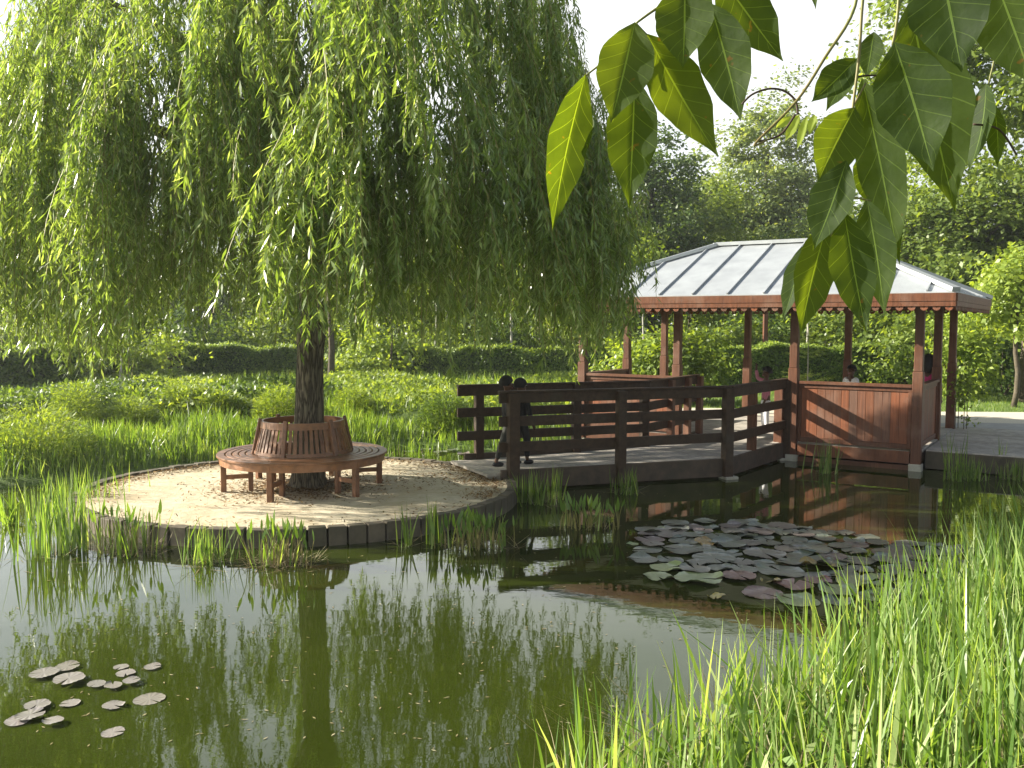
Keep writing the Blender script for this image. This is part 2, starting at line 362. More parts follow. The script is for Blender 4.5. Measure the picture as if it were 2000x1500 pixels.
# roof
ro = [pv(-OV, -OV, 0), pv(LL + OV, -OV, 0), pv(LL + OV, 2 * BB + OV, 0), pv(-OV, 2 * BB + OV, 0)]
RR, RL = 1.615, 1.741
r0 = pv(RR, BB, ZR); r1 = pv(LL - RL, BB, ZR)
e = [p + LZ * (ZE + .015) for p in ro]
m = MB(); T = .03
m.add(e + [r0, r1] + [p - LZ * T for p in e] + [r0 - LZ * T, r1 - LZ * T],
      [(0, 4, 5, 1), (1, 5, 2), (2, 5, 4, 3), (3, 4, 0), (6, 7, 11, 10), (7, 8, 11), (8, 9, 10, 11), (9, 6, 10), (0, 1, 7, 6), (1, 2, 8, 7), (2, 3, 9, 8), (3, 0, 6, 9)])
roof = loc(PX, m.build('roof', M['zinc']))
m = MB()
rise = ZR - (ZE + .015)
def seam_lines(front):
    a = -OV + .36
    while a < LL + OV - .15:
        # depth available before meeting ridge or hip
        run = BB + OV
        if a < RR: lim = (a + OV) / (RR + OV)
        elif a > LL - RL: lim = (LL + OV - a) / (RL + OV)
        else: lim = 1
        lim = min(1, lim) - .02
        if lim > .06:
            z0 = ZE + .03; z1 = z0 + rise * lim
            if front: m.bar(pv(a, -OV + .005, z0), pv(a, -OV + run * lim, z1), .02, .034)
            else: m.bar(pv(a, 2 * BB + OV - .005, z0), pv(a, 2 * BB + OV - run * lim, z1), .02, .034)
        a += .56
seam_lines(True); seam_lines(False)
for side in (0, 1):
    b = -OV + .5
    while b < 2 * BB + OV - .2:
        lim = 1 - abs(b - BB) / (BB + OV) - .02; z0 = ZE + .03
        if lim > .06:
            if side == 0: m.bar(pv(-OV + .005, b, z0), pv(-OV + (RR + OV) * lim, b, z0 + rise * lim), .02, .034)
            else: m.bar(pv(LL + OV - .005, b, z0), pv(LL + OV - (RL + OV) * lim, b, z0 + rise * lim), .02, .034)
        b += .56
sm_ = m.build('standing_seam', M['zinc']); sm_.parent = roof
m = MB(); m.bar(r0 + LZ * .03, r1 + LZ * .03, .14, .06)
for p, r in ((e[0], r0), (e[3], r0), (e[1], r1), (e[2], r1)): m.bar(p + LZ * .03, r + LZ * .03, .12, .06)
rc = m.build('ridge_cap', M['zinc']); rc.parent = roof
# fascia with scalloped lower edge
def fascia(p, q):
    d = (q - p); ln = d.length; d.normalize(); n = Vector((d.y, -d.x, 0)); m = MB()
    c = lambda s, z, o=0: p + d * s + LZ * z + n * o
    m.bar(c(.0, ZE - .055, .012), c(ln, ZE - .055, .012), .024, .11)
    m.bar(c(.0, ZE - .145, .005), c(ln, ZE - .145, .005), .022, .066)
    up = loc(PX, m.build('fascia', M['red_wood']))
    s = MB(); nn = int(ln / .155); st = ln / nn; R = .052; r = .014; zc = ZE - .186
    for i in range(nn):
        s0 = st * (i + .5); K = 12; vs = []; fs = []
        for o in (0, -.018):
            for kk in range(K):
                t_ = 2 * PI * kk / K; vs.append(c(s0 + R * math.cos(t_), zc + R * math.sin(t_), o)); vs.append(c(s0 + r * math.cos(t_), zc + r * math.sin(t_), o))
        for kk in range(K):
            k2 = (kk + 1) % K; fs.append((2 * kk, 2 * k2, 2 * k2 + 1, 2 * kk + 1)); fs.append((2 * K + 2 * k2, 2 * K + 2 * kk, 2 * K + 2 * kk + 1, 2 * K + 2 * k2 + 1))
            fs.append((2 * kk, 2 * K + 2 * kk, 2 * K + 2 * k2, 2 * k2)); fs.append((2 * kk + 1, 2 * k2 + 1, 2 * K + 2 * k2 + 1, 2 * K + 2 * kk + 1))
        s.add(vs, fs)
    so_ = s.build('scalloped_trim', M['plank_wood']); so_.parent = up
fascia(ro[1], ro[0]); fascia(ro[0], ro[3]); fascia(ro[3], ro[2]); fascia(ro[2], ro[1])
m = MB()
m.bar(pv(0, 0, ZE - .07), pv(LL, 0, ZE - .07), .10, .13); m.bar(pv(0, 2 * BB, ZE - .07), pv(LL, 2 * BB, ZE - .07), .10, .13)
m.bar(pv(0, .06, ZE - .07), pv(0, 2 * BB - .06, ZE - .07), .10, .126); m.bar(pv(LL, .06, ZE - .07), pv(LL, 2 * BB - .06, ZE - .07), .10, .126)
for a in (1.752, 3.647): m.bar(pv(a, .06, ZE - .075), pv(a, 2 * BB - .06, ZE - .075), .09, .12)
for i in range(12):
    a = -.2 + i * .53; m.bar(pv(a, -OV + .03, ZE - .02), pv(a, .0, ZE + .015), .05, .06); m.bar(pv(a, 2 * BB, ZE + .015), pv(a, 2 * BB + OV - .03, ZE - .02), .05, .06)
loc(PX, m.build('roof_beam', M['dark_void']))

# ------------------------------------------------------------------ footbridge
BR = empty('footbridge', (1.2, 12.2, 0)); props(BR, 'dark brown wooden footbridge with three-board railings running from the sandy island to the pavilion', 'bridge')
N0 = Vector((-.31, 11.08, 0)); N2 = Vector((2.92, 12.20, 0)); N3 = Vector((4.16, 13.87, 0))
F0 = Vector((-.83, 12.19, 0)); F2 = Vector((2.0, 13.27, 0)); F3 = Vector((3.07, 14.93, 0))
def zdk(x): return .225 + .053 * max(0, min(1, (x + .6) / 2.6))
pl = MB()
def strip(a0, a1, b0, b1, n):
    for i in range(n):
        t0 = (i + .03) / n; t1 = (i + .97) / n; q = [a0.lerp(a1, t0), a0.lerp(a1, t1), b0.lerp(b1, t1), b0.lerp(b1, t0)]
        pl.prism([(p.x, p.y) for p in q], lambda p: zdk(p[0]) - .035, lambda p: zdk(p[0]))
strip(N0, N2, F0, F2, 25); strip(N2, N3, F2, F3, 15)
loc(BR, pl.build('deck', M['grey_deck']))
m = MB(); d1 = (N2 - N0).normalized(); d2 = (N3 - N2).normalized()
def out1(p, o): return p + Vector((d1.y, -d1.x, 0)) * o
def out2(p, o): return p + Vector((d2.y, -d2.x, 0)) * o
def beam(m, a, b, top, h, wd): m.bar(a + LZ * (top - h / 2), b + LZ * (top - h / 2), wd, h)
beam(m, out1(N0 + d1 * .18, .02), out1(N2, .02), .272, .245, .045); beam(m, out2(N2, .02), out2(N3, .02), .275, .245, .045)
beam(m, out1(F0 + d1 * .2, -.02), out1(F2, -.02), .31, .23, .045); beam(m, out2(F2, -.02), out2(F3, -.02), .31, .23, .045)
loc(BR, m.build('side_beam', M['bridge_wood2'], bevel=.005))
m = MB()
for t_, p in ((0, N0.lerp(F0, .06)), (0, N0.lerp(F0, .5)), (0, N0.lerp(F0, .94))): m.bar(p + d1 * .03 + LZ * .165, p + d1 * 1.0 + LZ * .175, .07, .07)
m.bar(N0.lerp(F0, .02) + d1 * .12 + LZ * .1, N0.lerp(F0, .98) + d1 * .12 + LZ * .1, .08, .09)
loc(BR, m.build('bearer', M['concrete']))
def rail_run(name, pts, z, offs):
    m = MB()
    for i in range(len(pts) - 1):
        a, b = pts[i], pts[i + 1]; d = (b - a).normalized(); n = Vector((d.y, -d.x, 0)) * offs
        m.bar(a + n + LZ * z, b + n + LZ * z, .04, .125)
    return loc(BR, m.build(name, M['bridge_wood'], bevel=.004))
RZ = [1.165, .875, .555]
P1 = N0 + d1 * .33 ; 
nl = [P1 - d1 * .17, N2, N3]; nl2 = [N3 + d2 * .0, PG - Vv * .02 + U * .06]
for z in RZ: rail_run('railing', [P1 - d1 * .17, N2], z, -.0)
for z in RZ: rail_run('railing', [N2, N3], z, .055)
for z in RZ: rail_run('railing', [F0 + d1 * .1, F2], z, .0)
for z in RZ: rail_run('railing', [F2, F3], z, -.0)
# capping boards on top
m = MB(); 
m.bar(P1 - d1 * .17 + LZ * 1.243, N2 + d1 * .02 + LZ * 1.243, .09, .026); m.bar(out2(N2, .03) + LZ * 1.2435, out2(N3, .03) + d2 * .05 + LZ * 1.2435, .09, .026)
m.bar(F0 + d1 * .1 + LZ * 1.243, F2 + LZ * 1.243, .09, .026); m.bar(F2 + LZ * 1.2435, F3 + LZ * 1.2435, .09, .026)
m.bar(N3 + LZ * 1.24, PG + U * .05 - Vv * .03 + LZ * 1.24, .08, .026)
loc(BR, m.build('handrail', M['bridge_wood'], bevel=.004))
def bpost(p, z0, d, s=.115, off=0):
    m = MB(); m.post(p.x, p.y, z0, 1.228, s, s, d); loc(BR, m.build('post', M['bridge_wood'] if off == 0 else M['red_wood'], bevel=.005))
bpost(out1(P1, .055), -.1, d1, .135); bpost(out1(N0 + d1 * 1.8, .055), .02, d1); bpost(out1(N2 - d1 * .03, .055), -.05, d1, .125)
bpost(out2(N2.lerp(N3, .45), -.025), .03, d2, .11, 1); bpost(out2(N3 - d2 * .04, -.03), -.05, d2, .13, 1); bpost(N3.lerp(PG, .55) , .0, d2, .12)
for p in (F0 + d1 * .42, F0 + d1 * 1.87, F2 - d1 * .03): bpost(out1(p, -.05), .02, d1)
for p in (F2.lerp(F3, .38), F2.lerp(F3, .72), F3 - d2 * .03): bpost(out2(p, .05), .03, d2, .1, 1)
for p in (out1(N2, .05), out1(N3, .0), out1(F2, -.05)):
    m = MB(); m.post(p.x, p.y, -.4, .035, .2, .2, d1); loc(BR, m.build('concrete_footing', M['concrete'], bevel=.01))

# ------------------------------------------------------------------ quay and paths on the right
qd = -U; q0 = pv(-.09, .34, 0)
m = MB(); nfr = 24; wd = .145
for i in range(nfr):
    a = q0 + Vv * (i * .15); m.bar(a + LZ * (ZD - .02), a + qd * 9 + LZ * (ZD - .02), .143, .035)
qy = props(m.build('boardwalk', M['grey_deck']), kind='structure')
qb = MB(); qb.bar(q0 - Vv * .09 + LZ * .135, q0 - Vv * .09 + qd * 9 + LZ * .135, .045, .25)
for i in range(7):
    p = q0 + Vv * .05 + qd * (.6 + i * 1.3); qb.post(p.x, p.y, -.5, .24, .12, .12, U)
props(qb.build('boardwalk_edge', M['grey_beam'], bevel=.004), kind='structure')
def sheet(name, poly, z, mat):
    me = bpy.data.meshes.new(name); me.from_pydata([(p[0], p[1], z) for p in poly], [], [tuple(range(len(poly)))]); me.update()
    return props(link(name, me, mat), kind='structure')
sheet('path', [(1.2, 17.3), (4.3, 17.9), (7.2, 16.9), (8.5, 16.2), (16, 13.2), (30, 10), (30, 18.4), (17, 18.6), (9, 18.9), (4, 19.6), (1, 19.2)], .262, M['gravel'])
sheet('paved_path', [(6.7, 14.0), (14.5, 9), (18, 11), (16.5, 14.9), (8.6, 16.8), (7.5, 16.6)], .266, M['path'])

# ------------------------------------------------------------------ island
IC = Vector((-2.47, 10.62, 0)); IR = 2.30; IE = 1.085      # the island is slightly wider than deep
ang = np.linspace(0, 2 * PI, 97)[:-1]
rr = np.linspace(0, IR - .05, 24)
V = [(IC.x, IC.y, .165)]
rg = np.random.default_rng(4)
for r in rr[1:]:
    for a in ang: V.append((IC.x + IE * r * math.cos(a), IC.y + r * math.sin(a), .152 + .012 * math.sin(3 * r + 2 * a) * math.sin(5 * a + r) + rg.normal(0, .0035)))
fs3 = [(0, 1 + k, 1 + (k + 1) % 96) for k in range(96)]; fs4 = []
for i in range(22):
    for k in range(96): k2 = (k + 1) % 96; fs4.append((1 + i * 96 + k, 1 + (i + 1) * 96 + k, 1 + (i + 1) * 96 + k2, 1 + i * 96 + k2))
props(mk('sand', V, [np.array(fs3), np.array(fs4)], M['sand'], smooth=True), kind='structure')
ED = empty('island_edging', IC); props(ED, 'ring of upright weathered grey timber blocks edging the round sandy island', 'edging')
m = MB(); nb = 84; rnd = random.Random(3)
for i in range(nb):
    a0 = 2 * PI * i / nb + .004; a1 = 2 * PI * (i + 1) / nb - .004; zt = .178 + rnd.uniform(-.006, .008)
    ro_ = IR + .04 + rnd.uniform(-.004, .004); ri = IR - .07
    m.prism([(IE * ri * math.cos(a0), ri * math.sin(a0)), (IE * ro_ * math.cos(a0), ro_ * math.sin(a0)), (IE * ro_ * math.cos(a1), ro_ * math.sin(a1)), (IE * ri * math.cos(a1), ri * math.sin(a1))], -.35, zt)
m.build('timber_block', M['grey_beam'], ED, bevel=.006)
# fallen leaves on the sand
def scatter_leaves(pos, size, mat, name, lab=None, cat=None, kind='stuff', flat=.3, seed=1):
    r = np.random.default_rng(seed); n = len(pos); az = r.uniform(0, 2 * PI, n)
    d = np.stack([np.cos(az), np.sin(az), r.normal(0, flat, n)], 1); d /= np.linalg.norm(d, axis=1)[:, None]
    s = np.stack([-np.sin(az), np.cos(az), r.normal(0, flat, n)], 1); Ls = size * r.uniform(.6, 1.3, n)
    return mk(name, *kites(pos, d, s, Ls, Ls * .3), mat), 
def kites(p, d, s, Ln, Wd):
    n = len(p); Ln = np.asarray(Ln)[:, None] * np.ones((n, 1)); Wd = np.asarray(Wd)[:, None] * np.ones((n, 1))
    V = np.stack([p, p + d * Ln * .42 + s * Wd * .5, p + d * Ln, p + d * Ln * .42 - s * Wd * .5], 1).reshape(-1, 3)
    return V, np.arange(4 * n).reshape(-1, 4)
r = np.random.default_rng(11)
n = 9500; a = r.uniform(0, 2 * PI, n); q = r.uniform(0, 1, n)
rad = np.where(q < .45, np.abs(r.normal(0, .55, n)) + .15, (IR - .12) - np.abs(r.normal(0, .16, n)))
keep = (rad < IR - .1) & ((q < .45) | (np.sin(a) > -.35) | (r.uniform(0, 1, n) < .12)); a = a[keep]; rad = rad[keep]
pos = np.stack([IC.x + IE * rad * np.cos(a), IC.y + rad * np.sin(a), np.full(len(a), .168)], 1)
n2 = 900; pb = np.stack([r.normal(-.55, .45, n2), r.normal(11.2, .42, n2), np.full(n2, .17)], 1)
ok = np.hypot((pb[:, 0] - IC.x) / IE, pb[:, 1] - IC.y) < IR - .12; pos = np.vstack([pos, pb[ok]])
o = scatter_leaves(pos, .05, M['litter'], 'leaf_litter')[0]; props(o, 'dry brown willow leaves scattered on the sand round the bench', 'leaf litter', kind='stuff')

# ------------------------------------------------------------------ round tree bench
BC = Vector((-2.45, 10.58, .152)); BN = empty('tree_bench', BC); props(BN, 'round slatted reddish wooden bench encircling the willow trunk', 'bench')
ZS = .43
def ring(m, r0, r1, z0, z1, n=72, a0=0, a1=2 * PI, cone=0):
    K = n; full = abs(a1 - a0 - 2 * PI) < 1e-6
    vs = []; fs = []
    for i in range(K + (0 if full else 1)):
        a = a0 + (a1 - a0) * i / K; c, s = math.cos(a), math.sin(a)
        vs += [(r0 * c, r0 * s, z0), (r1 * c, r1 * s, z0), ((r1 - cone) * c, (r1 - cone) * s, z1), ((r0 - cone) * c, (r0 - cone) * s, z1)]
    T = len(vs) // 4
    for i in range(T if full else T - 1):
        j = (i + 1) % T
        for k in range(4): k2 = (k + 1) % 4; fs.append((i * 4 + k, j * 4 + k, j * 4 + k2, i * 4 + k2))
    if not full: fs += [(0, 1, 2, 3), tuple(len(vs) - 1 - k for k in range(4))]
    m.add(vs, fs)
m = MB(); edges = [.565, .655, .73, .805, .88, .985]
for i in range(5): ring(m, edges[i] + .008, edges[i + 1] - .008, ZS - .026, ZS)
m.build('seat', M['bench_wood'], BN, bevel=.004)
m = MB(); ring(m, .915, .945, ZS - .105, ZS - .027); ring(m, .575, .60, ZS - .105, ZS - .027); m.build('apron', M['bench_wood'], BN)
la = [math.radians(x) for x in (200, 260, 322, 20, 80, 140)]
for a in la:
    d = Vector((math.cos(a), math.sin(a), 0)); n_ = Vector((-d.y, d.x, 0))
    m = MB(); m.post(d.x * .90, d.y * .90, -.01, ZS - .028, .062, .062, d); m.build('leg', M['bench_wood'], BN, bevel=.004)
    m = MB(); m.post(d.x * .60, d.y * .60, -.01, ZS - .1, .055, .055, d)
    m.build('leg', M['bench_wood'], BN, bevel=.004)
    m = MB(); m.bar(d * .57 + LZ * .17, d * .88 + LZ * .17, .03, .05); m.bar(d * .57 + LZ * (ZS - .06), d * .95 + LZ * (ZS - .06), .035, .06); m.build('stretcher', M['bench_wood'], BN)
bk = MB(); ring(bk, .463, .492, ZS + .30, ZS + .375, cone=.012); ring(bk, .540, .565, ZS + .002, ZS + .04, cone=.008)
bo = bk.build('backrest', M['bench_wood'], BN)
m = MB()
for i in range(54):
    if i % 9 == 0: continue
    a = la[1] + 2 * PI * i / 54; d = Vector((math.cos(a), math.sin(a), 0)); t_ = Vector((-d.y, d.x, 0))
    m.bar(d * .545 + LZ * (ZS + .03), d * .472 + LZ * (ZS + .31), .036, .014, up=d)
m.build('slat', M['bench_wood'], bo)
for a in la:
    m = MB(); d = Vector((math.cos(a), math.sin(a), 0)); m.bar(d * .575 + LZ * (ZS - .02), d * .483 + LZ * (ZS + .405), .05, .035, up=d)
    m.build('back_post', M['bench_wood'], bo, bevel=.006)

# ------------------------------------------------------------------ weeping willow
rnd = random.Random(8); rg = np.random.default_rng(21)
WC = Vector((-2.40, 10.60, .15)); WT = empty('weeping_willow', WC); props(WT, 'large weeping willow with long hanging leafy strands over the round bench', 'tree')
tp = []; tr_ = []
for i in range(26):
    t = i / 25; z = t * 3.2; tp.append((.02 * math.sin(3 * t) + .08 * t * t + .01, .02 * math.cos(4 * t), z - .05)); tr_.append(.172 + .05 * math.exp(-t * 14) - .022 * t + .02 * math.exp(-((t - .62) / .05) ** 2))
tp2 = []; tr2 = []
for i in range(70):
    t = i / 69; z = -.06 + t * 3.2; tp2.append((.03 * math.sin(2.6 * t) + .08 * t * t - .01, .02 * math.cos(4 * t), z)); tr2.append(.166 + .085 * math.exp(-t * 22) - .018 * t + .022 * math.exp(-((t - .60) / .05) ** 2) + .008 * math.sin(9 * t))
m = MB(); m.tube(tp2, tr2, 64)
for i in range(70):
    for k in range(64):
        x_, y_, z_ = m.v[i * 64 + k]; cx_, cy_, cz_ = tp2[i]; a_ = 2 * PI * k / 64; q_ = 1 + .035 * math.sin(3 * a_ + 1.5 * z_) + .045 * math.sin(13 * a_ + 1.6 * math.sin(3.1 * z_)) * (.6 + .4 * math.sin(8 * z_ + 5 * a_)) + .02 * math.sin(27 * a_ + 4 * math.sin(5 * z_)) + .12 * math.exp(-max(0, z_) * 9) * math.sin(5 * a_ + .7)
        m.v[i * 64 + k] = (cx_ + (x_ - cx_) * q_, cy_ + (y_ - cy_) * q_, z_)
m.build('trunk', M['bark'], WT, smooth=True)
m = MB(); limbs = []
top = Vector(tp[-1])
def dome(r, Rt):
    return 1.5 + 5.9 * math.sqrt(max(0, 1 - (r / Rt) ** 2))
def Rth(a):   # crown radius by direction
    f = -math.sin(a)       # 1 = towards camera
    return 4.25 - 0.95 * max(0, f) ** 1.5 - .5 * max(0, -f)
for i in range(15):
    a = 2 * PI * i / 15 + rnd.uniform(-.2, .2); R = Rth(a) * rnd.uniform(.6, .95); R *= .9
    if 1000 + (R * math.cos(a) + WC.x) / (R * math.sin(a) + WC.y) * F > 1000: R *= .62
    zt = min(dome(R, Rth(a) + .35) + .2, 6.8) - .25
    s0 = Vector(tp[rnd.randint(17, 25)]); e_ = Vector((R * math.cos(a), R * math.sin(a), zt))
    pts = []; rs = []
    for k in range(9):
        t = k / 8; p = s0.lerp(e_, t); p.z = s0.z + (e_.z - s0.z) * (1 - (1 - t) ** 1.7) + .5 * math.sin(PI * t) * .6
        p.x += .12 * math.sin(5 * t + i) * t; p.y += .12 * math.cos(4 * t + i * 2) * t
        pts.append(p); rs.append(.085 * (1 - t) ** 1.2 + .012)
    m.tube(pts, rs, 8); limbs.append(pts)
    for s in range(4):
        b0 = pts[rnd.randint(3, 7)]; e2 = b0 + Vector((rnd.uniform(-.6, .6), rnd.uniform(-.6, .6), rnd.uniform(.0, .5)))
        if 1000 + (e2.x + WC.x) / (e2.y + WC.y) * F > 1040 or 1000 + (b0.x + WC.x) / (b0.y + WC.y) * F > 1040: continue
        q = [b0.lerp(e2, k / 4) + Vector((0, 0, .12 * math.sin(PI * k / 4))) for k in range(5)]; m.tube(q, [.03, .024, .018, .012, .006], 6)
# the low left limb seen through the leaves
lowl = [Vector((0, 0, 3.0)), Vector((-.5, -.3, 3.55)), Vector((-1.1, -.6, 3.9)), Vector((-1.8, -.9, 4.1)), Vector((-2.4, -1.0, 4.0)), Vector((-2.5, -1.1, 3.4)), Vector((-2.35, -1.15, 2.8))]
m.tube(lowl, [.10, .08, .07, .055, .04, .025, .015], 8)
m.build('branch', M['branch'], WT, smooth=True)
Vs = []; twV = []; twF = []; nv = 0
LP = []; LD = []; LS = []; LN = []; LW = []
def strand(x, y, z0, z1, out, leafL, dens):
    global nv
    ln = z0 - z1; n = max(4, int(ln * dens)); t = np.sort(rg.uniform(0, 1, n))
    ph = rg.uniform(0, 6.28, 4); amp = rg.uniform(.02, .09)
    def pth(t):
        return np.stack([x + out[0] * np.sin(t * 1.4) + amp * np.sin(t * ln * 1.6 + ph[0]) * t ** .5, y + out[1] * np.sin(t * 1.4) + amp * np.sin(t * ln * 1.4 + ph[1]) * t ** .5, z0 - ln * t], 1)
    p = pth(t); az = rg.uniform(0, 2 * PI, n); tilt = rg.normal(.66, .32, n)
    d = np.stack([np.cos(az) * np.sin(tilt), np.sin(az) * np.sin(tilt), -np.cos(tilt)], 1)
    az2 = az + PI / 2 + rg.normal(0, .5, n); s = np.stack([np.cos(az2), np.sin(az2), rg.normal(0, .3, n)], 1); s /= np.linalg.norm(s, axis=1)[:, None]
    LP.append(p + rg.normal(0, .012, (n, 3))); LD.append(d); LS.append(s); L_ = leafL * rg.uniform(.6, 1.25, n); LN.append(L_); LW.append(L_ * rg.uniform(.13, .20, n))
    k = 7; c = pth(np.linspace(0, 1, k)); wv = np.array([.003 * math.cos(ph[2]), .003 * math.sin(ph[2]), 0])
    twV.append(np.stack([c - wv, c + wv], 1).reshape(-1, 3)); b = nv + 2 * np.arange(k - 1); twF.append(np.stack([b, b + 1, b + 3, b + 2], 1)); nv += 2 * k
nclu = 0
def cluster(cx, cy, z0, z1, n, spread, leafL=.112, dens=56, maxpx=1200):
    r_ = math.hypot(cx, cy) + 1e-6; lean = rg.normal(0, .16, 2) + np.array([cx, cy]) / r_ * rg.uniform(.05, .35)
    if 1000 + (cx + WC.x + lean[0]) / (cy + WC.y) * F > maxpx: return
    for _ in range(n):
        ox, oy = rg.normal(0, spread * .35, 2); sx, sy = rg.normal(0, spread * 1.1, 2); zt = z0 + rg.normal(0, .16); ln = (z0 - z1) * rg.uniform(.55, 1.0)
        strand(cx + ox, cy + oy, zt, zt - max(.4, ln), (lean[0] + sx, lean[1] + sy), leafL, dens)
def hem(x, y):
    """lowest height of the strands (above the island) by place: world offsets from trunk"""
    px = 1000 + (x + WC.x) / (y + WC.y) * F
    if px < 330: return 1.5
    if px < 700: return 1.92
    if px < 900: return 1.75
    return 1.72
for i in range(285):
    a = 2 * PI * i * .61803 + rg.normal(0, .1); Rm = Rth(a); q = rg.uniform(0, 1); R = Rm * (.42 + .56 * q ** .6); x, y = R * math.cos(a), R * math.sin(a)
    if y > 1.2 and rg.uniform(0, 1) < .45: continue
    if rg.uniform(0, 1) < .32 and math.sin(a * 3 + R * 2) > .1: continue
    if x < -1.2 and -3.2 < y < 1.6 and rg.uniform(0, 1) < .3: continue
    zd_ = dome(R, Rm + .12); h = hem(x, y); ln = rg.uniform(1.1, 2.7); lo = h + rg.uniform(0, .3)
    z0 = rg.uniform(min(lo + ln, zd_ - .05), zd_); z1 = max(z0 - ln, lo)
    if z0 - z1 < .7: z0 = z1 + .7
    cluster(x, y, z0, z1, int(rg.uniform(9, 16)), rg.uniform(.08, .20))
# skirt of tassels round the lower edge
for i in range(120):
    a = 2 * PI * i / 120 + rg.normal(0, .06); Rm = Rth(a); R = Rm * rg.uniform(.5, 1.0); x, y = R * math.cos(a), R * math.sin(a); h = hem(x, y) + abs(rg.normal(0, .22)); ln = rg.uniform(.9, 1.9)
    cluster(x, y, h + ln, h, int(rg.uniform(8, 13)), .17)
for i in range(34):
    a = rg.uniform(0, 2 * PI); Rm = Rth(a); R = Rm * math.sqrt(rg.uniform(.03, .55)); z0 = dome(R, Rm + .12)
    cluster(R * math.cos(a), R * math.sin(a), z0, z0 - rg.uniform(1.4, 2.6), 12, .22)
# distinct front drapes (by place in front of the trunk and over the bridge)
for px, d, zt, zb, n in ((770, 8.4, 6.2, 4.2, 14), (745, 9.2, 6.6, 4.4, 14), (800, 9.0, 6.2, 4.2, 14), (720, 8.8, 6.2, 4.6, 12), (850, 9.4, 6.0, 4.2, 12), (920, 9.0, 5.4, 3.8, 12), (665, 6.9, 5.2, 2.5, 16), (610, 6.9, 3.6, 2.05, 16), (560, 7.1, 3.0, 2.1, 14), (690, 6.9, 3.7, 2.1, 14), (735, 7.1, 4.6, 2.9, 12), (430, 7.5, 5.3, 3.4, 14), (395, 7.5, 4.2, 2.7, 12), (500, 7.3, 4.6, 3.0, 12), (840, 7.2, 5.2, 3.6, 14), (900, 7.4, 4.4, 3.0, 12), (290, 8.2, 4.6, 2.9, 12), (660, 7.3, 5.4, 2.3, 12), (620, 7.3, 3.9, 2.1, 12), (400, 8.4, 5.6, 2.9, 12), (370, 8.3, 4.6, 2.6, 10), (480, 8.0, 5.3, 3.3, 10), (860, 7.6, 5.2, 3.2, 12), (800, 7.4, 4.2, 2.5, 10), (250, 9.0, 4.9, 2.5, 12), (130, 9.6, 5.2, 2.6, 12), (640, 7.9, 5.6, 1.95, 12), (600, 7.9, 4.4, 1.98, 12), (575, 8.0, 3.3, 2.15, 10), (700, 7.8, 5.0, 2.05, 12), (740, 8.0, 4.4, 2.0, 8), (880, 7.9, 3.4, 1.70, 8),
                         (960, 7.8, 3.75, 1.95, 14), (1010, 7.9, 3.65, 1.9, 14), (1060, 8.1, 3.6, 1.88, 14), (1110, 8.3, 3.3, 1.92, 14), (1150, 8.4, 3.2, 1.9, 14), (1190, 8.6, 3.05, 1.88, 16), (1205, 8.7, 3.2, 1.86, 14), (1175, 8.9, 3.6, 1.86, 16), (1150, 8.8, 4.0, 1.9, 14), (1120, 8.7, 4.4, 2.2, 14), (1085, 8.8, 5.0, 2.6, 14), (1060, 9.0, 5.3, 3.2, 14),
                         (60, 11.2, 5.4, 1.75, 14), (330, 11.6, 3.6, 1.75, 12), (380, 11.8, 3.4, 1.8, 12), (160, 10.6, 3.2, 1.6, 12), (90, 10.4, 3.2, 1.65, 12), (130, 11.4, 5.2, 1.6, 12), (200, 12, 5.2, 1.7, 12), (270, 12.4, 5, 1.75, 12), (20, 10.2, 5, 2.0, 12), (1150, 9.6, 4.2, 2.0, 12), (1100, 9.4, 4.8, 2.0, 12)):
    X = (px - 1000) / F * d; k_ = max(1, round((zt - zb) / 1.6))
    for q_ in range(k_):
        f0 = zt + (zb - zt) * q_ / k_; f1 = zt + (zb - zt) * min(1, (q_ + 1.35) / k_); cluster(X - WC.x + rg.normal(0, .08), d - WC.y, f0 - WC.z, f1 - WC.z, n, .15, .13, 50, 1235)
V, Q = kites(np.vstack(LP), np.vstack(LD), np.vstack(LS), np.concatenate(LN), np.concatenate(LW))
cr_ = mk('crown', V, Q, M['willow'], WT)
print('willow leaves', len(Q))
mk('hanging_twig', np.vstack(twV), np.vstack(twF), M['twig'], WT)

# ------------------------------------------------------------------ other trees and bushes
def crown_arrays(c, rad, clumps, per, size, seed, cr=.5, shell=.45, low=-1.0):
    r = np.random.default_rng(seed); P = []
    u = r.normal(0, 1, (clumps, 3)); u /= np.linalg.norm(u, axis=1)[:, None]; u[:, 2] = np.where(u[:, 2] < low, -u[:, 2], u[:, 2])
    rr_ = r.uniform(0, 1, clumps) ** shell; cc = u * rr_[:, None] * (1 + .16 * r.normal(0, 1, (clumps, 1))) * np.array(rad)
    sz = cr * r.uniform(.6, 1.35, clumps)
    q = r.normal(0, 1, (clumps, per, 3)) * .55; q[:, :, 2] *= .6
    P = (cc[:, None, :] + q * sz[:, None, None]).reshape(-1, 3) + np.array(c)
    n = len(P); out_ = (P - np.array(c)) / np.array(rad); out_ /= np.linalg.norm(out_, axis=1)[:, None] + 1e-6
    nrm = out_ * .5 + r.normal(0, .55, (n, 3)) + np.array([0, 0, .55]); nrm /= np.linalg.norm(nrm, axis=1)[:, None]
    d = r.normal(0, 1, (n, 3)) + np.array([0, 0, -.4]); d -= nrm * (d * nrm).sum(1)[:, None]; d /= np.linalg.norm(d, axis=1)[:, None]
    s = np.cross(nrm, d); Ls = size * r.uniform(.6, 1.3, n)
    return kites(P, d, s, Ls, Ls * .62), cc + np.array(c)
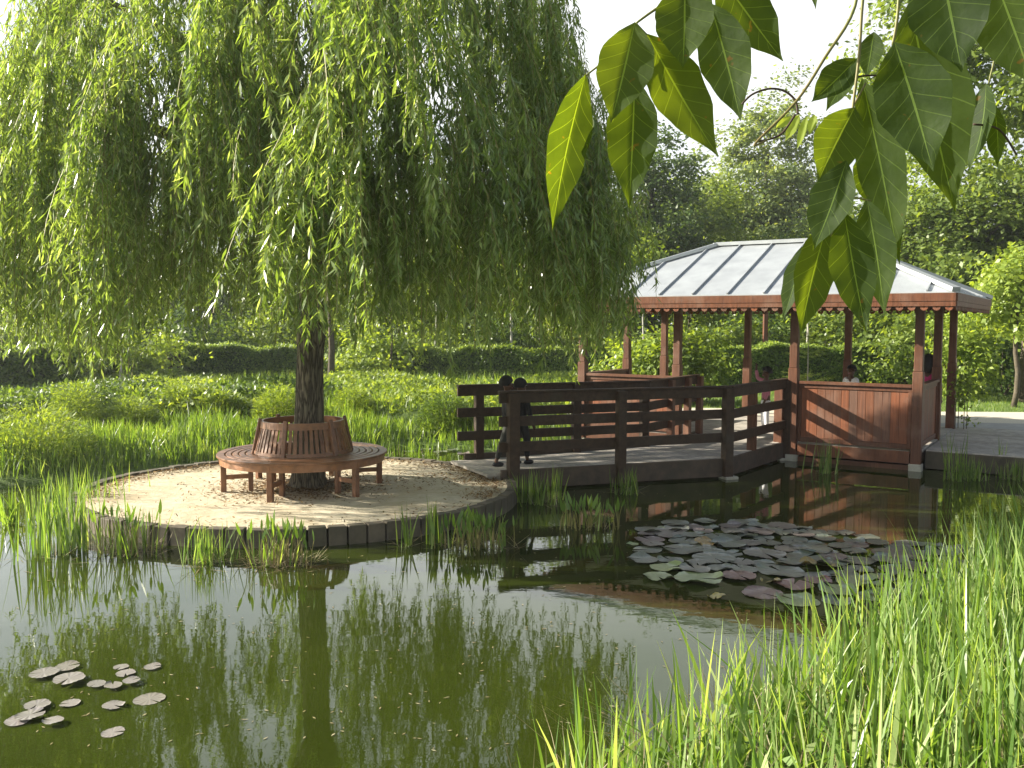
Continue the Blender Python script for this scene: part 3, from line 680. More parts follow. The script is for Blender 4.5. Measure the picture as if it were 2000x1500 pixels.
def tree(name, label, cat, x, y, h, rad, mat, clumps, per, size, seed, trunk_r=.16, cr=.9, cbase=None, group=None, shell=.45, bark='branch'):
    t = empty(name, (x, y, .2)); props(t, label, cat, group)
    rz = rad[2] if len(rad) > 2 else rad[1]; cz = h - rz
    (V, Q), cc = crown_arrays((0, 0, cz), rad, clumps, per, size, seed, cr, shell)
    V[:, 2] = np.maximum(V[:, 2], .03)
    mk('crown', V, Q, mat, t)
    m = MB(); rn = random.Random(seed); zt = cz + rz * .55
    m.tube([(0.04 * math.sin(k), .05 * math.cos(2 * k), -.1 + (zt + .1) * k / 7) for k in range(8)], [trunk_r * (1.15 - k / 8) + .01 for k in range(8)], 8)
    for k in range(min(9, len(cc))):
        e2 = Vector(cc[rn.randrange(len(cc))]); z0 = max(.3, min(zt * .9, cz - rz * .5 + rn.uniform(0, rz)))
        s0 = Vector((0, 0, min(z0, e2.z))); m.tube([s0, s0.lerp(e2, .5) + Vector((0, 0, .15)), e2], [trunk_r * .4, trunk_r * .25, .015], 6)
    m.build('trunk', M[bark], t, smooth=True)
    return t
def bush(name, label, cat, x, y, h, rx, mat, n, size, seed, group=None, z=.2):
    t = empty(name, (x, y, z)); props(t, label, cat, group)
    (V, Q), cc = crown_arrays((0, 0, h * .5), (rx, rx * .9, h * .5), max(14, n // 60), 60, size, seed, rx * .35, .35)
    V[:, 2] = np.maximum(V[:, 2], -.02); mk('foliage', V, Q, mat, t)
    m = MB(); rn = random.Random(seed)
    for k in range(5): e2 = Vector(cc[rn.randrange(len(cc))]); m.tube([(rn.uniform(-.08, .08), rn.uniform(-.08, .08), -.05), e2 * .5, e2], [.02, .014, .006], 5)
    m.build('stem', M['branch'], t)
    return t
TR = [  # px, distance, top px y, crown radius, material, clumps, per, leaf, label
    (1905, 30, 300, (4.0, 3.0, 3.7), 'tree_mid', 230, 130, .26, 'broad mid green tree with dense foliage down to the lawn right of the pavilion', 'tree'),
    (2010, 22, -160, (4.3, 3.2, 3.4), 'tree_mid', 120, 120, .22, 'tall leafy tree whose crown reaches above the frame in the top right corner', 'tree'),
    (1490, 45, 195, (3.9, 3.5, 6.3), 'tree_pale', 200, 120, .30, 'tall pale green feathery tree rising behind the pavilion roof', 'tree'),
    (1350, 40, 330, (3.0, 3.0, 4.0), 'tree_mid', 110, 110, .28, 'rounded mid green tree just left of the tall pale tree', 'tree'),
    (1270, 36, 250, (1.9, 1.9, 3.9), 'tree_dark', 80, 110, .25, 'narrow dark tree beside the right edge of the willow', 'tree'),
    (1610, 37, 420, (3.2, 2.8, 3.2), 'tree_mid', 110, 110, .28, 'low spreading tree behind the right half of the pavilion roof', 'tree'),
    (1720, 36, 380, (2.6, 2.6, 3.6), 'tree_dark', 100, 110, .27, 'dark green tree between the roof and the broad tree on the right', 'tree'),
    (1120, 35, 330, (3.0, 2.6, 4.2), 'tree_mid', 120, 110, .27, 'green tree behind the right part of the willow strands', 'tree'),
    (950, 37, 330, (3.2, 2.6, 4.6), 'tree_mid', 120, 110, .27, 'tall green tree glimpsed behind the middle of the willow', 'tree'),
    (760, 34, 420, (2.8, 2.6, 4.2), 'tree_dark', 110, 110, .27, 'dark green tree behind the willow, just right of its trunk', 'tree'),
    (560, 38, 455, (2.8, 2.5, 3.4), 'tree_mid', 90, 100, .27, 'mid green tree behind the willow, just left of its trunk', 'tree'),
    (380, 40, 480, (3.0, 2.5, 2.8), 'tree_dark', 90, 100, .27, 'low dark tree standing behind the middle hedge', 'tree'),
    (190, 38, 500, (3.0, 2.5, 2.5), 'tree_mid', 90, 100, .27, 'low mid green tree behind the gap between the left hedges', 'tree'),
    (10, 36, 480, (2.8, 2.5, 2.8), 'tree_pale', 90, 100, .27, 'pale grey green tree at the far left edge of the photo', 'tree'),
]
for i, (px, d, ty, rad, mt, cl, per, sz, lab, cat) in enumerate(TR):
    x, y = at(px, d); h = CAMZ + (HOR - ty) * d / F - .2
    tree('tree', lab, cat, x, y, h, rad, M[mt], int(cl * 1.25), int(per * (1.8 if px > 1200 else 1.3)), sz * .68, 50 + i, .2, .72, group='trees beyond the pond')
# far wood
def mass(name, pts, size, mat, seed, label, cat, kind='stuff', zjit=.4):
    r = np.random.default_rng(seed); n = len(pts)
    nrm = r.normal(0, .6, (n, 3)) + np.array([0, -.2, .6]); nrm /= np.linalg.norm(nrm, axis=1)[:, None]
    d = r.normal(0, 1, (n, 3)) + np.array([0, 0, .2]); d -= nrm * (d * nrm).sum(1)[:, None]; d /= np.linalg.norm(d, axis=1)[:, None]
    Ls = size * r.uniform(.6, 1.3, n); o = mk(name, *kites(pts, d, np.cross(nrm, d), Ls, Ls * .5), mat)
    return props(o, label, cat, kind=kind)
r = np.random.default_rng(77)
cx = r.uniform(-34, 46, 420); cy = 54 + r.uniform(-3, 6, 420); cz = r.uniform(0, 1, 420) ** .7 * (3.6 + 2.2 * np.sin(cx * .22 + 1) + 1.2 * np.sin(cx * .6) + np.clip(cx * .06, 0, 3))
pts = (np.stack([cx, cy, cz], 1)[:, None, :] + r.normal(0, 1, (420, 110, 3)) * np.array([1.2, .8, .8])).reshape(-1, 3); pts[:, 2] = np.abs(pts[:, 2])
mass('distant_wood', pts, .55, M['tree_dark'], 5, 'dark mass of far woodland along the horizon behind the hedges', 'woodland')
# understory bushes between hedges and trees
UB = [(1500, 29, 2.5, 1.7, 'tree_dark', 'dark rounded shrub behind the clipped hedge, seen through the middle of the pavilion'), (1440, 27.5, 1.95, .75, 'tree_mid', 'small ball-shaped green shrub peeping over the clipped hedge'),
      (1620, 29, 2.8, 1.6, 'tree_mid', 'loose green shrub behind the clipped hedge near its middle'), (1700, 28.5, 2.9, 1.6, 'tree_mid', 'bright leafy shrub behind the right end of the clipped hedge'),
      (1345, 21, 1.75, 1.05, 'tree_mid', 'bushy light green shrub seen between the left pavilion posts'), (1270, 21.5, 1.8, 1.0, 'tree_yellow', 'yellow green shrub beside the leftmost open bay of the pavilion'),
      (1780, 25, 2.2, 1.2, 'tree_mid', 'leafy shrub seen between the hedge end and the corner posts'), (1880, 22.5, 2.3, .85, 'tree_yellow', 'light green upright shrub on the lawn just right of the pavilion posts'), (1960, 24, 2.3, 1.3, 'tree_dark', 'dark low shrub under the broad tree at right'),
      (1150, 29, 2.2, 1.5, 'tree_mid', 'green shrub behind the long hedge, near the bridge'), (1020, 29.5, 2.4, 1.6, 'tree_dark', 'dark shrub behind the long hedge, above the two children'), (880, 29, 2.2, 1.5, 'tree_mid', 'shrub behind the left end of the long hedge'),
      (740, 27, 1.7, 1.3, 'tree_yellow', 'yellowish loose shrub right of the willow trunk'), (680, 28.5, 2.2, 1.3, 'tree_mid', 'shrub closest to the right of the willow trunk'),
      (520, 29.5, 2.3, 1.5, 'tree_mid', 'shrub behind the middle hedge, left of the willow trunk'), (400, 29, 2.4, 1.5, 'tree_dark', 'dark shrub behind the left end of the middle hedge'),
      (280, 25, 1.6, 1.2, 'tree_yellow', 'light loose shrub in the gap between the two left hedges'), (210, 24, 1.3, .9, 'tree_mid', 'low shrub at the right end of the left hedge'), (110, 27, 2.6, 1.6, 'tree_mid', 'tall shrub rising behind the left hedge'), (-20, 24, 2.6, 1.5, 'tree_pale', 'greyish shrub behind the left hedge at the photo edge')]
for i, (px, d, h, rx, mt, lab) in enumerate(UB):
    x, y = at(px, d); bush('shrub', lab, 'shrub', x, y, h, rx, M[mt], 3300 if d > 22.8 else 4200, .15 if d > 22.8 else .12, 200 + i, 'shrubs round the pond')
x, y = at(1985, 20.5); tree('small_tree', 'bright yellow green small tree at the right edge beside the roof corner', 'tree', x, y, 3.5, (1.05, 1.0, .95), M['tree_yellow'], 60, 120, .13, 91, .05, .4)
# slender bare stems behind the hedge
for px, d, h, rd, lab in ((851, 27.5, 3.2, .035, 'thin pale tree stem behind the left end of the long hedge'), (1000, 28, 4.2, .05, 'thin whitish tree stem rising behind the two children'), (1256, 25, 3.6, .035, 'thin white stem seen just left of the yellow green shrub'),
                          (1575, 27, 3.6, .04, 'thin pale stem behind the hedge beside the middle front post'), (646, 25, 3.6, .11, 'dark tree stem right beside the willow trunk'), (764, 26, 2.9, .04, 'dark green pole standing right of the willow'), (236, 20, 2.2, .045, 'slim grey stem left of the middle hedge')):
    x, y = at(px, d); t = empty('slender_tree', (x, y, .2)); props(t, lab, 'tree', 'thin stems by the hedges')
    m = MB(); m.tube([(.03 * math.sin(k * 1.3 + px), 0, -.1 + (h + .1) * k / 6) for k in range(7)], [rd * (1 - k * .1) for k in range(7)], 7); m.build('trunk', M['pale_bark'] if rd < .06 and px not in (764,) else M['branch'], t, smooth=True)
    (V, Q), cc = crown_arrays((0, 0, h), (.7, .7, .6), 16, 50, .14, int(px), .3); mk('crown', V, Q, M['tree_mid'], t)
# red-brown post behind the hedge
x, y = at(1494, 27); m = MB(); m.post(x, y, .1, 2.75, .13, .13); m.post(x, y, 2.75, 2.8, .17, .17)
props(m.build('wooden_post', M['red_wood'], bevel=.01), 'slim orange brown wooden post behind the clipped hedge', 'post')
# young conifer
x, y = at(1578, 18.3); t = empty('young_conifer', (x, y, .24)); props(t, 'spindly young conifer with flat pale green tiers behind the pavilion parapet', 'tree')
m = MB(); m.tube([(0, 0, -.05), (.01, 0, .8), (0, 0, 1.75)], [.02, .014, .004], 6); m.build('trunk', M['pale_bark'], t)
r = np.random.default_rng(5); P = []; D = []
for z_, R in ((.62, .62), (.72, .6), (.82, .5), (1.2, .42), (1.28, .36), (1.5, .22), (1.62, .15)):
    for k in range(11):
        a = r.uniform(0, 6.28); n = 34; q = r.uniform(.1, 1, n) * R; P.append(np.stack([q * math.cos(a), q * math.sin(a), z_ + .10 * q / R - .04 + r.normal(0, .008, n)], 1))
        az = a + r.choice([-.9, .9], n); D.append(np.stack([np.cos(az), np.sin(az), r.normal(0, .1, n)], 1))
P = np.vstack(P); D = np.vstack(D); S = np.stack([-D[:, 1], D[:, 0], r.normal(0, .2, len(D))], 1)
mk('foliage', *kites(P, D, S, r.uniform(.05, .1, len(P)), np.full(len(P), .014)), M['tree_yellow'], t)
# thin climbing plant with wire hoops beside the back corner post
x, y = at(1882, 15.7); t = empty('plant_support', (x, y, .27)); props(t, 'thin wire hoop plant support with a few leaves beside the rear corner post', 'plant support')
m = MB(); hp = [(.10 * math.cos(PI * k / 10), 0, .42 + .18 * math.sin(PI * k / 10)) for k in range(11)]
m.tube([(.10, 0, -.02)] + hp + [(-.10, 0, -.02)], .006, 6); m.tube([(0, .1, -.02)] + [(0, .10 * math.cos(PI * k / 10), .44 + .18 * math.sin(PI * k / 10)) for k in range(11)] + [(0, -.1, -.02)], .006, 6); m.tube([(.09 * math.cos(k * .6283), .09 * math.sin(k * .6283), .2) for k in range(11)], .004, 5)
m.build('hoop', M['branch'], t, smooth=True)
(V, Q), cc = crown_arrays((0, 0, .75), (.22, .22, .5), 20, 22, .07, 15, .12); mk('foliage', V, Q, M['tree_mid'], t)

# hedges
def hedge(label, p0, p1, h, th_, seed, mat='hedge', leaf=.085, n=15000, z=.2):
    p0 = Vector((*p0, 0)); p1 = Vector((*p1, 0)); d = (p1 - p0); ln = d.length; a = math.atan2(d.y, d.x)
    t = empty('hedge', ((p0.x + p1.x) / 2, (p0.y + p1.y) / 2, z), a); props(t, label, 'hedge')
    r = np.random.default_rng(seed); A = np.array([ln * h, ln * th_, th_ * h * 2, ln * h * .3]); c = r.choice(4, n, p=A / A.sum())
    u = r.uniform(-.5, .5, n); v = r.uniform(0, 1, n); ws = r.uniform(-.5, .5, n)
    P = np.zeros((n, 3)); nr = np.zeros((n, 3))
    f = c == 0; P[f] = np.stack([u[f] * ln, np.full(f.sum(), -th_ / 2), v[f] * h], 1); nr[f] = (0, -1, .5)
    f = c == 1; P[f] = np.stack([u[f] * ln, ws[f] * th_, np.full(f.sum(), h)], 1); nr[f] = (0, 0, 1)
    f = c == 2; P[f] = np.stack([np.sign(u[f]) * ln / 2, ws[f] * th_, v[f] * h], 1); nr[f] = (0, 0, .6)
    f = c == 3; P[f] = np.stack([u[f] * ln, np.full(f.sum(), th_ / 2), v[f] * h], 1); nr[f] = (0, 1, .5)
    b = .05 * np.sin(P[:, 0] * 2.3 + P[:, 2] * 3) + .04 * np.sin(P[:, 0] * 5.1 + seed) ; P[:, 2] += np.where(P[:, 2] > h * .9, b, 0); P[:, 1] += b * np.where(c == 0, 1, 0)
    P += r.normal(0, .035, (n, 3)); nr = nr + r.normal(0, .55, (n, 3)); nr /= np.linalg.norm(nr, axis=1)[:, None]
    dd = r.normal(0, 1, (n, 3)); dd -= nr * (dd * nr).sum(1)[:, None]; dd /= np.linalg.norm(dd, axis=1)[:, None]
    mk('foliage', *kites(P, dd, np.cross(nr, dd), leaf * r.uniform(.6, 1.3, n), leaf * .6 * r.uniform(.7, 1.2, n)), M[mat], t)
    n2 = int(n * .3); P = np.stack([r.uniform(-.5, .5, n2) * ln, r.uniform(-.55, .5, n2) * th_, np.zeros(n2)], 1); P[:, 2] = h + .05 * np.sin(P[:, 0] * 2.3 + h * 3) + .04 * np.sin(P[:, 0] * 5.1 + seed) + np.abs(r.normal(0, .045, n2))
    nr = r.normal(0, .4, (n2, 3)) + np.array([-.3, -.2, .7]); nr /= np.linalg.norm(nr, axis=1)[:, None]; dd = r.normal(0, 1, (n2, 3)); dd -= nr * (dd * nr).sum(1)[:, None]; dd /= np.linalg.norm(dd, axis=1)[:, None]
    mk('sunlit_top_tint', *kites(P, dd, np.cross(nr, dd), leaf * r.uniform(.6, 1.1, n2), leaf * .6 * r.uniform(.7, 1.2, n2)), M['tree_yellow'], t)  # yellower leaves put the sunlight on the hedge top into the colour
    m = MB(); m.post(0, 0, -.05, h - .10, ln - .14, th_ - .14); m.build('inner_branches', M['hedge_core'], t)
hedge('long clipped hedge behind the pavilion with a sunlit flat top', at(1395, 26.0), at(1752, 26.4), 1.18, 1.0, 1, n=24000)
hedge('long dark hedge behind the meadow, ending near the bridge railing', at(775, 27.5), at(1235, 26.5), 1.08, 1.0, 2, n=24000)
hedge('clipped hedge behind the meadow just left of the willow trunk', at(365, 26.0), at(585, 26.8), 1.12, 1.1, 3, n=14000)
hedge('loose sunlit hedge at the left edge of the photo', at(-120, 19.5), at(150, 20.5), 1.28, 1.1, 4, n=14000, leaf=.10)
# dark chair-like stump behind the left shrubs
x, y = at(338, 25); m = MB(); m.tube([(x, y, .1), (x, y + .02, .7), (x + .03, y, 1.25)], [.22, .19, .17], 12); props(m.build('tree_stump', M['branch'], smooth=False), 'dark cut tree stump standing between the two left hedges', 'stump')

# ------------------------------------------------------------------ meadow, ground cover, reeds
def blades(pos, h, wd, mat, name, seed, lean=.25, segs=3, curl=.5, label=None, cat=None, kind='stuff', parent=None, parts=False):
    r = np.random.default_rng(seed); n = len(pos); az = r.uniform(0, 2 * PI, n); ln = np.abs(r.normal(0, lean, n)); face = r.uniform(0, 2 * PI, n)
    dx = np.cos(az); dy = np.sin(az); sx = np.cos(face); sy = np.sin(face); K = segs + 1; rows = []
    for k in range(K):
        t = k / segs; off = h * (ln * t + curl * ln * t * t); zz = h * (t - .35 * (ln * t) ** 2 * (1 + curl)); ww = wd * (.75 + .6 * t - 1.32 * t * t) * .5 if k < segs else wd * 0.02
        c = np.stack([pos[:, 0] + dx * off, pos[:, 1] + dy * off, pos[:, 2] + zz], 1)
        s = np.stack([sx * ww, sy * ww, np.zeros(n)], 1); rows += [c - s, c + s]
    V = np.stack(rows, 1).reshape(-1, 3); b = (2 * K * np.arange(n))[:, None]
    Q = np.concatenate([b + np.array([2 * k, 2 * k + 1, 2 * k + 3, 2 * k + 2]) for k in range(segs)], 0)
    o = mk(name, V, Q, mat, parent)
    return props(o, label, cat, kind=kind) if parent is None else o
def rand_in(poly, n, seed):
    r = np.random.default_rng(seed); poly = np.array(poly, float); lo = poly.min(0); hi = poly.max(0); outp = []
    tot = 0
    while tot < n:
        q = r.uniform(lo, hi, (n * 2, 2)); q = q[sdf(q, poly) < 0]; outp.append(q); tot += len(q)
    return np.vstack(outp)[:n]
r = np.random.default_rng(9)
# marsh reeds beyond the island (left and back shore)
band = [(-11, 10.6), (-7, 11.0), (-5.4, 12.0), (-4.1, 13.2), (-2.8, 14.2), (-1.7, 14.8), (-.2, 14.5), (.9, 15.2), (1.4, 16.3), (.0, 16.6), (-3, 16.9), (-7, 15.6), (-12, 13.5)]
q = rand_in(band, 15000, 1); s = sdf(q); q = q[s > -.35]; z = np.maximum(ground_z(q), -.05)
pn = .5 + .5 * np.sin(q[:, 0] * 1.9 + 1.3 * np.sin(q[:, 1] * 1.4)) * np.sin(q[:, 1] * 2.3 + q[:, 0] * .7)
hh = (.16 + .32 * pn) * r.uniform(.6, 1.15, len(q)); keep = r.uniform(0, 1, len(q)) < .45 + .55 * pn
blades(np.column_stack([q, z])[keep], hh[keep], np.full(keep.sum(), .022), M['reed'], 'reeds', 3, .22, 3, .6, 'dense bed of bright green reeds along the far bank behind the island', 'reeds')
# tall reeds in the water at left of the island
# yellow-green low ground cover further back
def cover(poly, n, hfun, size, mat, seed, name, label):
    q = rand_in(poly, n, seed); r = np.random.default_rng(seed); z = ground_z(q); hm = hfun(q); pts = np.column_stack([q, z + hm * (1 - np.abs(r.normal(0, .16, n)))])
    return mass(name, pts, size, M[mat], seed + 1, label, 'ground cover')
cover([(-13, 15.5), (-7, 16.2), (-3, 16.9), (.5, 16.6), (2.0, 17.2), (2.8, 25.8), (-16, 26), (-18, 20)], 60000,
      lambda q: (.34 + .16 * np.sin(q[:, 0] * 1.1 + q[:, 1] * .5) + .13 * np.sin(q[:, 1] * 1.9 + np.sin(q[:, 0])) + .06 * np.sin(q[:, 0] * 4.3 + q[:, 1] * 3)), .11, 'cover', 31, 'ground_cover', 'low bushy yellow green ground cover on the meadow below the hedges')
cover([(-12.5, 16.0), (-9.5, 15.6), (-6.2, 17.0), (-3.4, 18.6), (-3.8, 20.0), (-7, 19.2), (-13, 18.8)], 24000, lambda q: (.62 + .08 * np.sin(q[:, 0] * 2.1) + .06 * np.sin(q[:, 1] * 3)) * (1 - .75 * np.random.default_rng(1).uniform(0, 1, len(q)) ** 2), .10, 'hedge', 41, 'low_bushes', 'low dark green bushy mass behind the left reeds')
q = rand_in([(-16, 16), (3, 17), (3, 26), (-18, 26)], 9000, 6); z = ground_z(q) + .2
blades(np.column_stack([q, z]), r.uniform(.2, .45, len(q)), np.full(len(q), .02), M['reed'], 'tall_grass', 5, .25, 2, .5, 'wispy tall grass standing up through the ground cover', 'grass')
# lawn at right and behind the pavilion
q = rand_in([(2, 19.3), (9, 19.0), (22, 18.6), (24, 27), (2, 26)], 30000, 8); z = ground_z(q)
blades(np.column_stack([q, z]), r.uniform(.05, .11, len(q)), np.full(len(q), .02), M['reed'], 'lawn', 7, .3, 1, .2, 'mown grass lawn behind the pavilion and path', 'lawn')
# leafy round perennials in the reeds
for i, (px, d, h, rx, lab) in enumerate(((145, 15.2, .85, .45, 'rounded bright green perennial clump at far left of the reed bed'), (350, 17, .7, .5, 'low rounded bright green clump in the middle of the left reed bed'), (545, 16.5, .72, .5, 'bright green clump left of the willow trunk above the bench'),
                                         (430, 16.8, .6, .4, 'feathery green clump between the other two left ones'), (690, 17.3, .62, .45, 'bright green leafy clump just right of the willow trunk'), (60, 12.6, .7, .8, 'large soft grassy mound at the left edge by the water'), (870, 15.9, .62, .5, 'dark green wispy clump left of the bridge railing'), (250, 15.3, .6, .5, 'arching grassy clump beside the bright far left one'))):
    h *= 1.12; x, y = at(px, d); t = empty('perennial', (x, y, .16)); props(t, lab, 'plant', 'leafy clumps in the reed bed')
    r2 = np.random.default_rng(300 + i); n = 3200; a = r2.uniform(0, 6.28, n); rr_ = rx * np.sqrt(r2.uniform(0, 1, n)); zz = h * np.sqrt(np.maximum(0, 1 - (rr_ / rx) ** 2)) * r2.uniform(.35, 1, n)
    P = np.stack([rr_ * np.cos(a), rr_ * np.sin(a), zz], 1); D = np.stack([np.cos(a) * .8, np.sin(a) * .8, r2.normal(.25, .4, n)], 1) + r2.normal(0, .35, (n, 3)); D /= np.linalg.norm(D, axis=1)[:, None]
    S = np.stack([-D[:, 1], D[:, 0], r2.normal(0, .3, n)], 1); mk('foliage', *kites(P, D, S, r2.uniform(.07, .14, n), np.full(n, .028)), M['tree_yellow' if i != 6 else 'hedge'], t)
    m = MB()
    for k in range(8): b = 6.28 * k / 8; m.tube([(0, 0, -.05), (rx * .4 * math.cos(b), rx * .4 * math.sin(b), h * .4), (rx * .6 * math.cos(b), rx * .6 * math.sin(b), h * .7)], [.008, .006, .003], 4)
    m.build('stem', M['twig'], t)

# near bank, bottom right
nb_poly = [(.0, 2.9), (.15, 3.85), (1.0, 4.45), (1.75, 5.0), (2.5, 5.65), (3.3, 6.5), (4.4, 7.5), (5.6, 8.0), (6.2, 6.5), (4.6, 4.2), (2.6, 2.5)]
q = rand_in(nb_poly, 8600, 12); s = sdf(q); keep = s > -.25 - .45 * np.random.default_rng(3).uniform(0, 1, len(q)) ** 3
q = q[keep]; r = np.random.default_rng(14)
dens = np.clip(.28 + (q[:, 0] - .2) * .35, .12, 1); q = q[r.uniform(0, 1, len(q)) < dens]
z = np.maximum(ground_z(q), -.08)
hh = (.34 + .55 * r.uniform(0, 1, len(q)) ** 1.3) * np.clip(.70 + .13 * q[:, 0], .70, 1.12)
blades(np.column_stack([q, z]), hh, r.uniform(.010, .034, len(q)), M['near_reed'], 'reeds', 15, .17, 6, .8, 'tall bright green sword-shaped reeds on the near bank at lower right', 'reeds')
q = rand_in(nb_poly, 6500, 22); s = sdf(q); q = q[(s > -.1)]; z = np.maximum(ground_z(q), -.02); r = np.random.default_rng(16); q_ = q[r.uniform(0, 1, len(q)) < np.clip(.3 + (q[:, 0] - .2) * .4, .1, 1)]
z = np.maximum(ground_z(q_), -.02); zz = z + r.uniform(.02, .34, len(q_))
mass('undergrowth', np.column_stack([q_, zz]), .075, M['near_reed'], 17, 'small leafy undergrowth between the near reeds', 'undergrowth')
q = rand_in(nb_poly, 3000, 32); s = sdf(q); q = q[s > -.2]; z = np.maximum(ground_z(q), -.02); r = np.random.default_rng(19)
blades(np.column_stack([q, z]), r.uniform(.15, .62, len(q)), np.full(len(q), .007), M['dry'], 'dry_stems', 18, .5, 3, .8, 'pale dry stalks among the near reeds', 'dry stalks')

# water plants standing round the island
def clump(px, vy, sx, h, n, seed, label, wd=.018, lean=.12, dry=0, broad=0, cat='reeds', mat='reed', sy=.14, z=0.0, drylen=(.1, .3)):
    d = dist(vy, z); x, y = at(px, d); t = empty('water_plant', (x, y, z)); props(t, label, cat, 'water plants round the island and bridge')
    r = np.random.default_rng(seed)
    if n:
        q = np.stack([r.normal(0, sx * .5, n), r.normal(0, sy, n), np.full(n, -.08)], 1)
        blades(q, h * r.uniform(.6, 1.05, n) + .08, wd * r.uniform(.7, 1.3, n), M[mat], 'blades', seed, lean, 5, .6, parent=t)
    if dry:
        q = np.stack([r.normal(0, sx * .6, dry), r.normal(0, sy, dry), np.full(dry, 0.0)], 1)
        az = r.uniform(0, 6.28, dry); el = np.abs(r.normal(0, .5, dry)); D = np.stack([np.cos(az) * np.cos(el), np.sin(az) * np.cos(el), np.sin(el)], 1); S = np.stack([-np.sin(az), np.cos(az), np.zeros(dry)], 1)
        mk('dead_stalk', *kites(q, D, S, r.uniform(*drylen, dry), np.full(dry, .008)), M['dry'], t)
    if broad:   # lance-shaped leaves on stalks
        Ps = []; Ds = []; Ss = []; m = MB()
        for k in range(broad):
            bx, by = r.normal(0, sx * .5), r.normal(0, sy); hh_ = h * r.uniform(.45, .9); lx, ly = r.normal(0, .12, 2) * h
            m.tube([(bx, by, -.05), (bx + lx * .4, by + ly * .4, hh_ * .6), (bx + lx, by + ly, hh_)], [.005, .004, .003], 4)
            Ps.append((bx + lx, by + ly, hh_ - .01)); dd = Vector((lx * 1.2 + r.normal(0, .06), ly * 1.2 + r.normal(0, .06), h)).normalized(); Ds.append(dd); ss = dd.cross(Vector((r.normal(), r.normal(), .2))).normalized(); Ss.append(ss)
        m.build('stems', M['twig'], t); Ps, Ds, Ss = map(np.array, (Ps, Ds, Ss)); V = []
        Lh = r.uniform(.10, .18, broad)[:, None]; Wd = Lh * .21; sect = [(0, .0), (.18, .8), (.45, 1), (.75, .6), (1, .02)]
        for tt, k in sect: V += [Ps + Ds * Lh * tt - Ss * Wd * k * .5, Ps + Ds * Lh * tt + Ss * Wd * k * .5]
        V = np.stack(V, 1).reshape(-1, 3); b = (10 * np.arange(broad))[:, None]; Q = np.concatenate([b + np.array([2 * k, 2 * k + 1, 2 * k + 3, 2 * k + 2]) for k in range(4)], 0)
        mk('foliage', V, Q, M['broad'], t)
    return t
clump(112, 1082, .34, .74, 150, 1, 'tall bright green reed clump in the water left of the island', sy=.2, dry=60, mat='near_reed')
clump(165, 1000, .42, .5, 80, 2, 'reeds behind the tall left clump, against the island edge', sy=.25)
clump(245, 1085, .3, .40, 60, 3, 'low clump with lance-shaped leaves and straw at the front left of the island', dry=140, broad=26, sy=.12)
clump(395, 1108, .2, .36, 80, 4, 'grassy green tuft in the water before the island, left of the spear-leaved clump', dry=60, sy=.09, mat='near_reed', wd=.012)
clump(540, 1108, .26, .34, 30, 5, 'spear-leaved clump with brown dead stalks before the island', dry=230, broad=46, sy=.1)
clump(790, 1072, .06, .42, 14, 6, 'few pale bent blades rising alone from the water before the island', dry=20, sy=.03, wd=.022)
clump(850, 1068, .09, .46, 22, 7, 'stiff dark iris fan right of the pale bent blades', sy=.04, wd=.024, lean=.06)
clump(930, 1072, .36, .30, 46, 8, 'wide clump with pointed leaves at the right front of the island', dry=110, broad=52, sy=.1)
clump(1045, 985, .24, .40, 66, 9, 'iris blades growing against the bridge beside the railing post', sy=.1, dry=18, wd=.02)
clump(1090, 975, .12, .42, 18, 10, 'small iris group right of the blades by the first railing post', sy=.06, dry=10, wd=.02)
clump(1228, 966, .2, .34, 44, 11, 'reed tuft with a fallen straw stem below the middle of the bridge', dry=26, sy=.08, drylen=(.15, .4))
clump(1145, 1035, .32, .26, 10, 12, 'arrow-leaved water plant in the open water before the bridge', broad=42, dry=26, sy=.08, cat='water plant')
clump(1615, 925, .18, .5, 34, 13, 'sparse light green reeds in front of the pavilion parapet', sy=.08, dry=22, mat='near_reed')
clump(1872, 938, .12, .66, 26, 14, 'tall upright reeds in the water beside the pavilion corner', sy=.1, dry=14)
clump(1900, 936, .22, .34, 60, 15, 'short grassy tuft beside the tall reeds at the boardwalk', sy=.1, dry=24)
clump(1962, 925, .06, .55, 9, 16, 'single thin reed shoot in front of the boardwalk', sy=.04, mat='near_reed')
clump(1995, 935, .16, .28, 60, 17, 'brownish tuft under the boardwalk at the right edge', sy=.08, dry=50)
clump(8, 1030, .12, .46, 26, 18, 'drooping blades at the left edge of the photo', lean=.5, sy=.06, wd=.024)
clump(780, 893, .8, .28, 110, 19, 'thin reeds in the narrow channel behind the island', sy=.12, dry=60, wd=.014)

